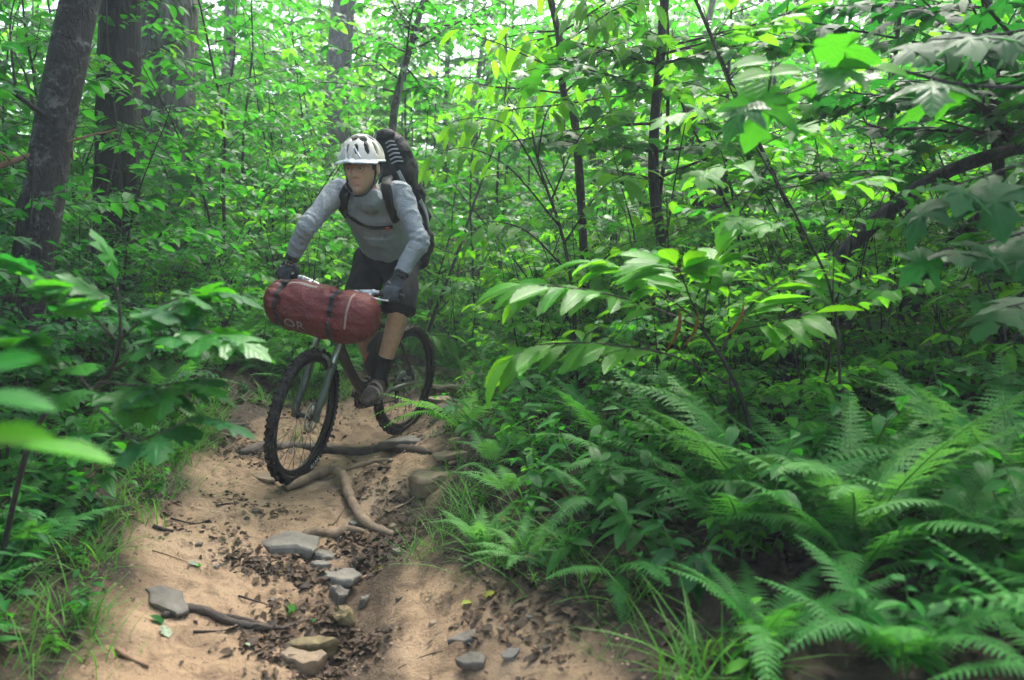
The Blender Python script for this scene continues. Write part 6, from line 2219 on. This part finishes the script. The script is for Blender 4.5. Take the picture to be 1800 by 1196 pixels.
sol = shell.modifiers.new('s', 'SOLIDIFY'); sol.thickness = .016; sol.offset = -1
me_ = shell.data
li = MB()
li.rings([hw(r_) for r_ in hel_pt(grid_t[2:-4:3], grid_p[2:-4:3], .90)])
hpart('liner', li, M['foam'])
rm_ = MB()
t = np.linspace(0, 2 * math.pi, 64, endpoint=False)
rm_.tube(np.array([hw(q) for q in hel_pt(np.full(64, R(96)), t, 1.0)]), .0065, 8, closed=True)
hpart('rim', rm_, M['helmet_silver'])
vi = MB()                                                                  # visor: curved peak over the brow
rows = []
for r0, z0, w in ((.0, .030, 1.0), (.018, .029, 1.0), (.040, .022, .97), (.052, .014, .93)):
    q = np.linspace(R(-72), R(72), 33) * w
    rows.append(np.array([hw(((.102 + r0 * .35) * math.sin(a_), (.126 + r0) * math.cos(a_) - .008 + r0 * .1, HZ - .030 + z0 - .012 * (1 - math.cos(a_)) + .006 * (1 if abs(a_) < .2 else 0))) for a_ in q]))
top_ = np.array(rows)
bot_ = top_ - hu * .005
allr = [np.vstack([top_[i], bot_[i][::-1]]) for i in range(4)]
vi.rings(allr)
vs_o = hpart('visor', vi, M['helmet_silver'])
for sg in (-1, 1):                                                         # raised V ribs running up from the peak
    rb = MB()
    pts_ = [hw((sg * .060, .140, HZ + .002)), hw((sg * .040, .130, HZ + .030)), hw((sg * .022, .117, HZ + .058))]
    rb.tube(catmull(pts_, 4), np.linspace(.006, .003, 9), 8, flat=.6)
    hpart('visor_rib', rb, M['helmet_silver'], vs_o)
    rb = MB()
    pts_ = [hw((sg * .006, .160, HZ - .012)), hw((sg * .014, .138, HZ + .022)), hw((sg * .020, .119, HZ + .056))]
    rb.tube(catmull(pts_, 4), np.linspace(.006, .003, 9), 8, flat=.6)
    hpart('visor_rib', rb, M['helmet_silver'], vs_o)
    stp = MB()
    for pts_ in ([(sg * .080, .030, .030), (sg * .077, .022, -.02), (sg * .066, .034, -.075), (sg * .035, .062, -.118), (0, .068, -.127)], [(sg * .085, -.05, .030), (sg * .085, -.025, -.02), (sg * .078, .010, -.055), (sg * .070, .040, -.078)]):
        stp.tube(catmull([hw(q) for q in pts_], 5), .006, 6, flat=.45)
    hpart('chin_strap', stp, M['webbing'])

# ------------------------------------------------------------------ backpack
M['pack'] = fabric('pack', (.003, .004, .006), (.012, .015, .019), .7, 0, 700, .2, 24, .6)
M['pack_grey'] = fabric('pack_grey', (.20, .215, .23), (.34, .36, .38), .6, .1, 700, .35, 30, .5)
pk_secs = [(P(732, 468, 4.82), .075, .060), (P(729, 445, 4.80), .105, .090), (P(721, 412, 4.74), .125, .110), (P(711, 372, 4.66), .126, .118), (P(703, 335, 4.58), .112, .115), (P(699, 295, 4.50), .112, .120), (P(690, 262, 4.44), .098, .100), (P(683, 240, 4.41), .070, .065), (P(680, 230, 4.40), .03, .03)]
pack = thing('backpack', 'large black backpack with grey gathered webbing on the cyclist', 'backpack', pk_secs[0][0])
pk_off = np.array(pack.location)
def ppart(name, mb, mat, parent=None):
    me = mb.mesh(name, pk_off) if isinstance(mb, MB) else mb
    if not isinstance(mb, MB):
        set_v(me, get_v(me) - pk_off)
    return link(name, me, mat, parent or pack)
pdir = unit(pk_secs[-2][0] - pk_secs[1][0])
pnb = np.cross(LAT, pdir)
mb = MB()
mb.loft([(c_, LAT, pnb, a_, b_) for c_, a_, b_ in pk_secs], 26, power=2.6)
for t_, w in ((.15, .040), (.35, .045), (.55, .035)):                           # side pockets
    for s in (-1, 1):
        c_ = pk_secs[1][0] * (1 - t_) + pk_secs[-2][0] * t_
        mb.ball(c_ + LAT * s * .100, (w, .075, .09), np.array([LAT, pnb, pdir]))
pkm = remesh(mb, .009, 4, .5)
fold(pkm, .010, [(np.diag([12, 12, 16.0]), 1.0), (np.diag([26, 26, 34.0]), .5)])
pack_v = get_v(pkm).copy()
bvp = BVHTree.FromPolygons([tuple(q) for q in pack_v], [tuple(p.vertices) for p in pkm.polygons])
ppart('pack_body', pkm, M['pack'])
def surf_hit(tree, px_, py_, dflt, lift=.004):
    r_ = unit(ray(px_, py_))
    hit = tree.ray_cast(Vector(CAM), Vector(r_))
    if hit[0] is None:
        return P(px_, py_, dflt), -r_
    n_ = np.array(hit[1])
    if n_ @ r_ > 0:
        n_ = -n_
    return np.array(hit[0]) + n_ * lift, n_
def ribbon(pts, nrm, w, th=.004, taper=None):
    pts, nrm = np.asarray(pts), np.asarray(nrm)
    k = len(pts)
    t = np.gradient(pts, axis=0)
    mb = MB()
    out = []
    for i in range(k):
        n_ = unit(nrm[max(0, i - 1)] + nrm[i] * 2 + nrm[min(k - 1, i + 1)])
        s_ = unit(np.cross(unit(t[i]), n_))
        ww = (w if taper is None else w * taper[i]) / 2
        out.append(np.array([pts[i] - s_ * ww, pts[i] - s_ * ww * .8 + n_ * th, pts[i] + s_ * ww * .8 + n_ * th, pts[i] + s_ * ww]))
    mb.rings(out)
    return mb
def strap_on(tree, px_pts, w, th, dflt, extra0=None, extra1=None, lift=.003):
    q = catmull(np.array([(a, b_, 0) for a, b_ in px_pts], float), 5)
    H_ = [surf_hit(tree, a, b_, dflt, lift) for a, b_, _ in q]
    pts, nrm = [h_[0] for h_ in H_], [h_[1] for h_ in H_]
    if extra0 is not None:
        pts = [extra0] + pts; nrm = [nrm[0]] + nrm
    if extra1 is not None:
        pts = pts + [extra1]; nrm = nrm + [nrm[-1]]
    pts = np.array(pts)
    for _ in range(2):
        pts[1:-1] = pts[1:-1] * .5 + (pts[:-2] + pts[2:]) * .25
    return ribbon(pts, nrm, w, th)
sL = ppart('shoulder_strap', strap_on(bvh, [(679, 322), (681, 336), (685, 352), (690, 370), (697, 386)], .060, .014, 4.1, P(682, 314, 4.30), None), M['pack'])
sR = ppart('shoulder_strap', strap_on(bvh, [(614, 328), (607, 340), (603, 354), (604, 366), (612, 378)], .058, .014, 4.1, P(628, 312, 4.30), None), M['pack'])
ppart('sternum_strap', strap_on(bvh, [(608, 370), (618, 382), (634, 393), (652, 399), (668, 400), (690, 398)], .022, .007, 4.1), M['pack'])
bk = MB()
q, n_ = surf_hit(bvh, 681, 399, 4.1, .008)
bk.ball(q, (.014, .008, .012), None, 12, 8)
ppart('red_buckle', bk, M['red'])
for px_pts, w, mt in (([(700, 300), (715, 330), (728, 352)], .022, 'pack_grey'), ([(738, 352), (748, 375), (752, 400)], .026, 'pack_grey'), ([(722, 350), (734, 372), (742, 392)], .016, 'pack_grey')):
    ppart('compression_strap', strap_on(bvp, px_pts, w, .005, 4.55), M[mt])
for i in range(7):                                                          # cord gathered in loops over the top pocket
    a_ = surf_hit(bvp, 676 + i * 2.0, 246 + i * 7, 4.4, .004)[0]
    b_ = surf_hit(bvp, 690 + i * 3.0, 242 + i * 7, 4.4, .004)[0]
    cb = MB(); cb.tube(catmull([a_, (a_ + b_) / 2 + np.array([0, -.012, .006]), b_], 4), .0045, 8)
    ppart('gathered_cord', cb, M['pack_grey'])
lid = MB()
lid.ball(P(678, 236, 4.36), (.055, .05, .03), np.array([LAT, pnb, pdir]))
ppart('lid_pocket', lid, M['pack'])

# ================================================================== MIST
hz = MB()
lo, hi = np.array([-92.0, -32.0, float(ZZ.min()) - 1.0]), np.array([92.0, 132.0, 17.0])
hz.box((lo + hi) / 2, hi - lo)
m = bpy.data.materials.new('mist')
m.use_nodes = True
nt = m.node_tree
nt.nodes.clear()
pv = nt.nodes.new('ShaderNodeVolumePrincipled')
pv.inputs['Color'].default_value = (0.82, 0.95, 1.0, 1)
pv.inputs['Density'].default_value = 0.0042
pv.inputs['Anisotropy'].default_value = 0.2
mo = nt.nodes.new('ShaderNodeOutputMaterial')
nt.links.new(pv.outputs[0], mo.inputs['Volume'])
o = link('haze', hz.mesh('haze', smooth=False), m)
tag(o, 'thin pale mist hanging in the wood', 'mist', kind='stuff')
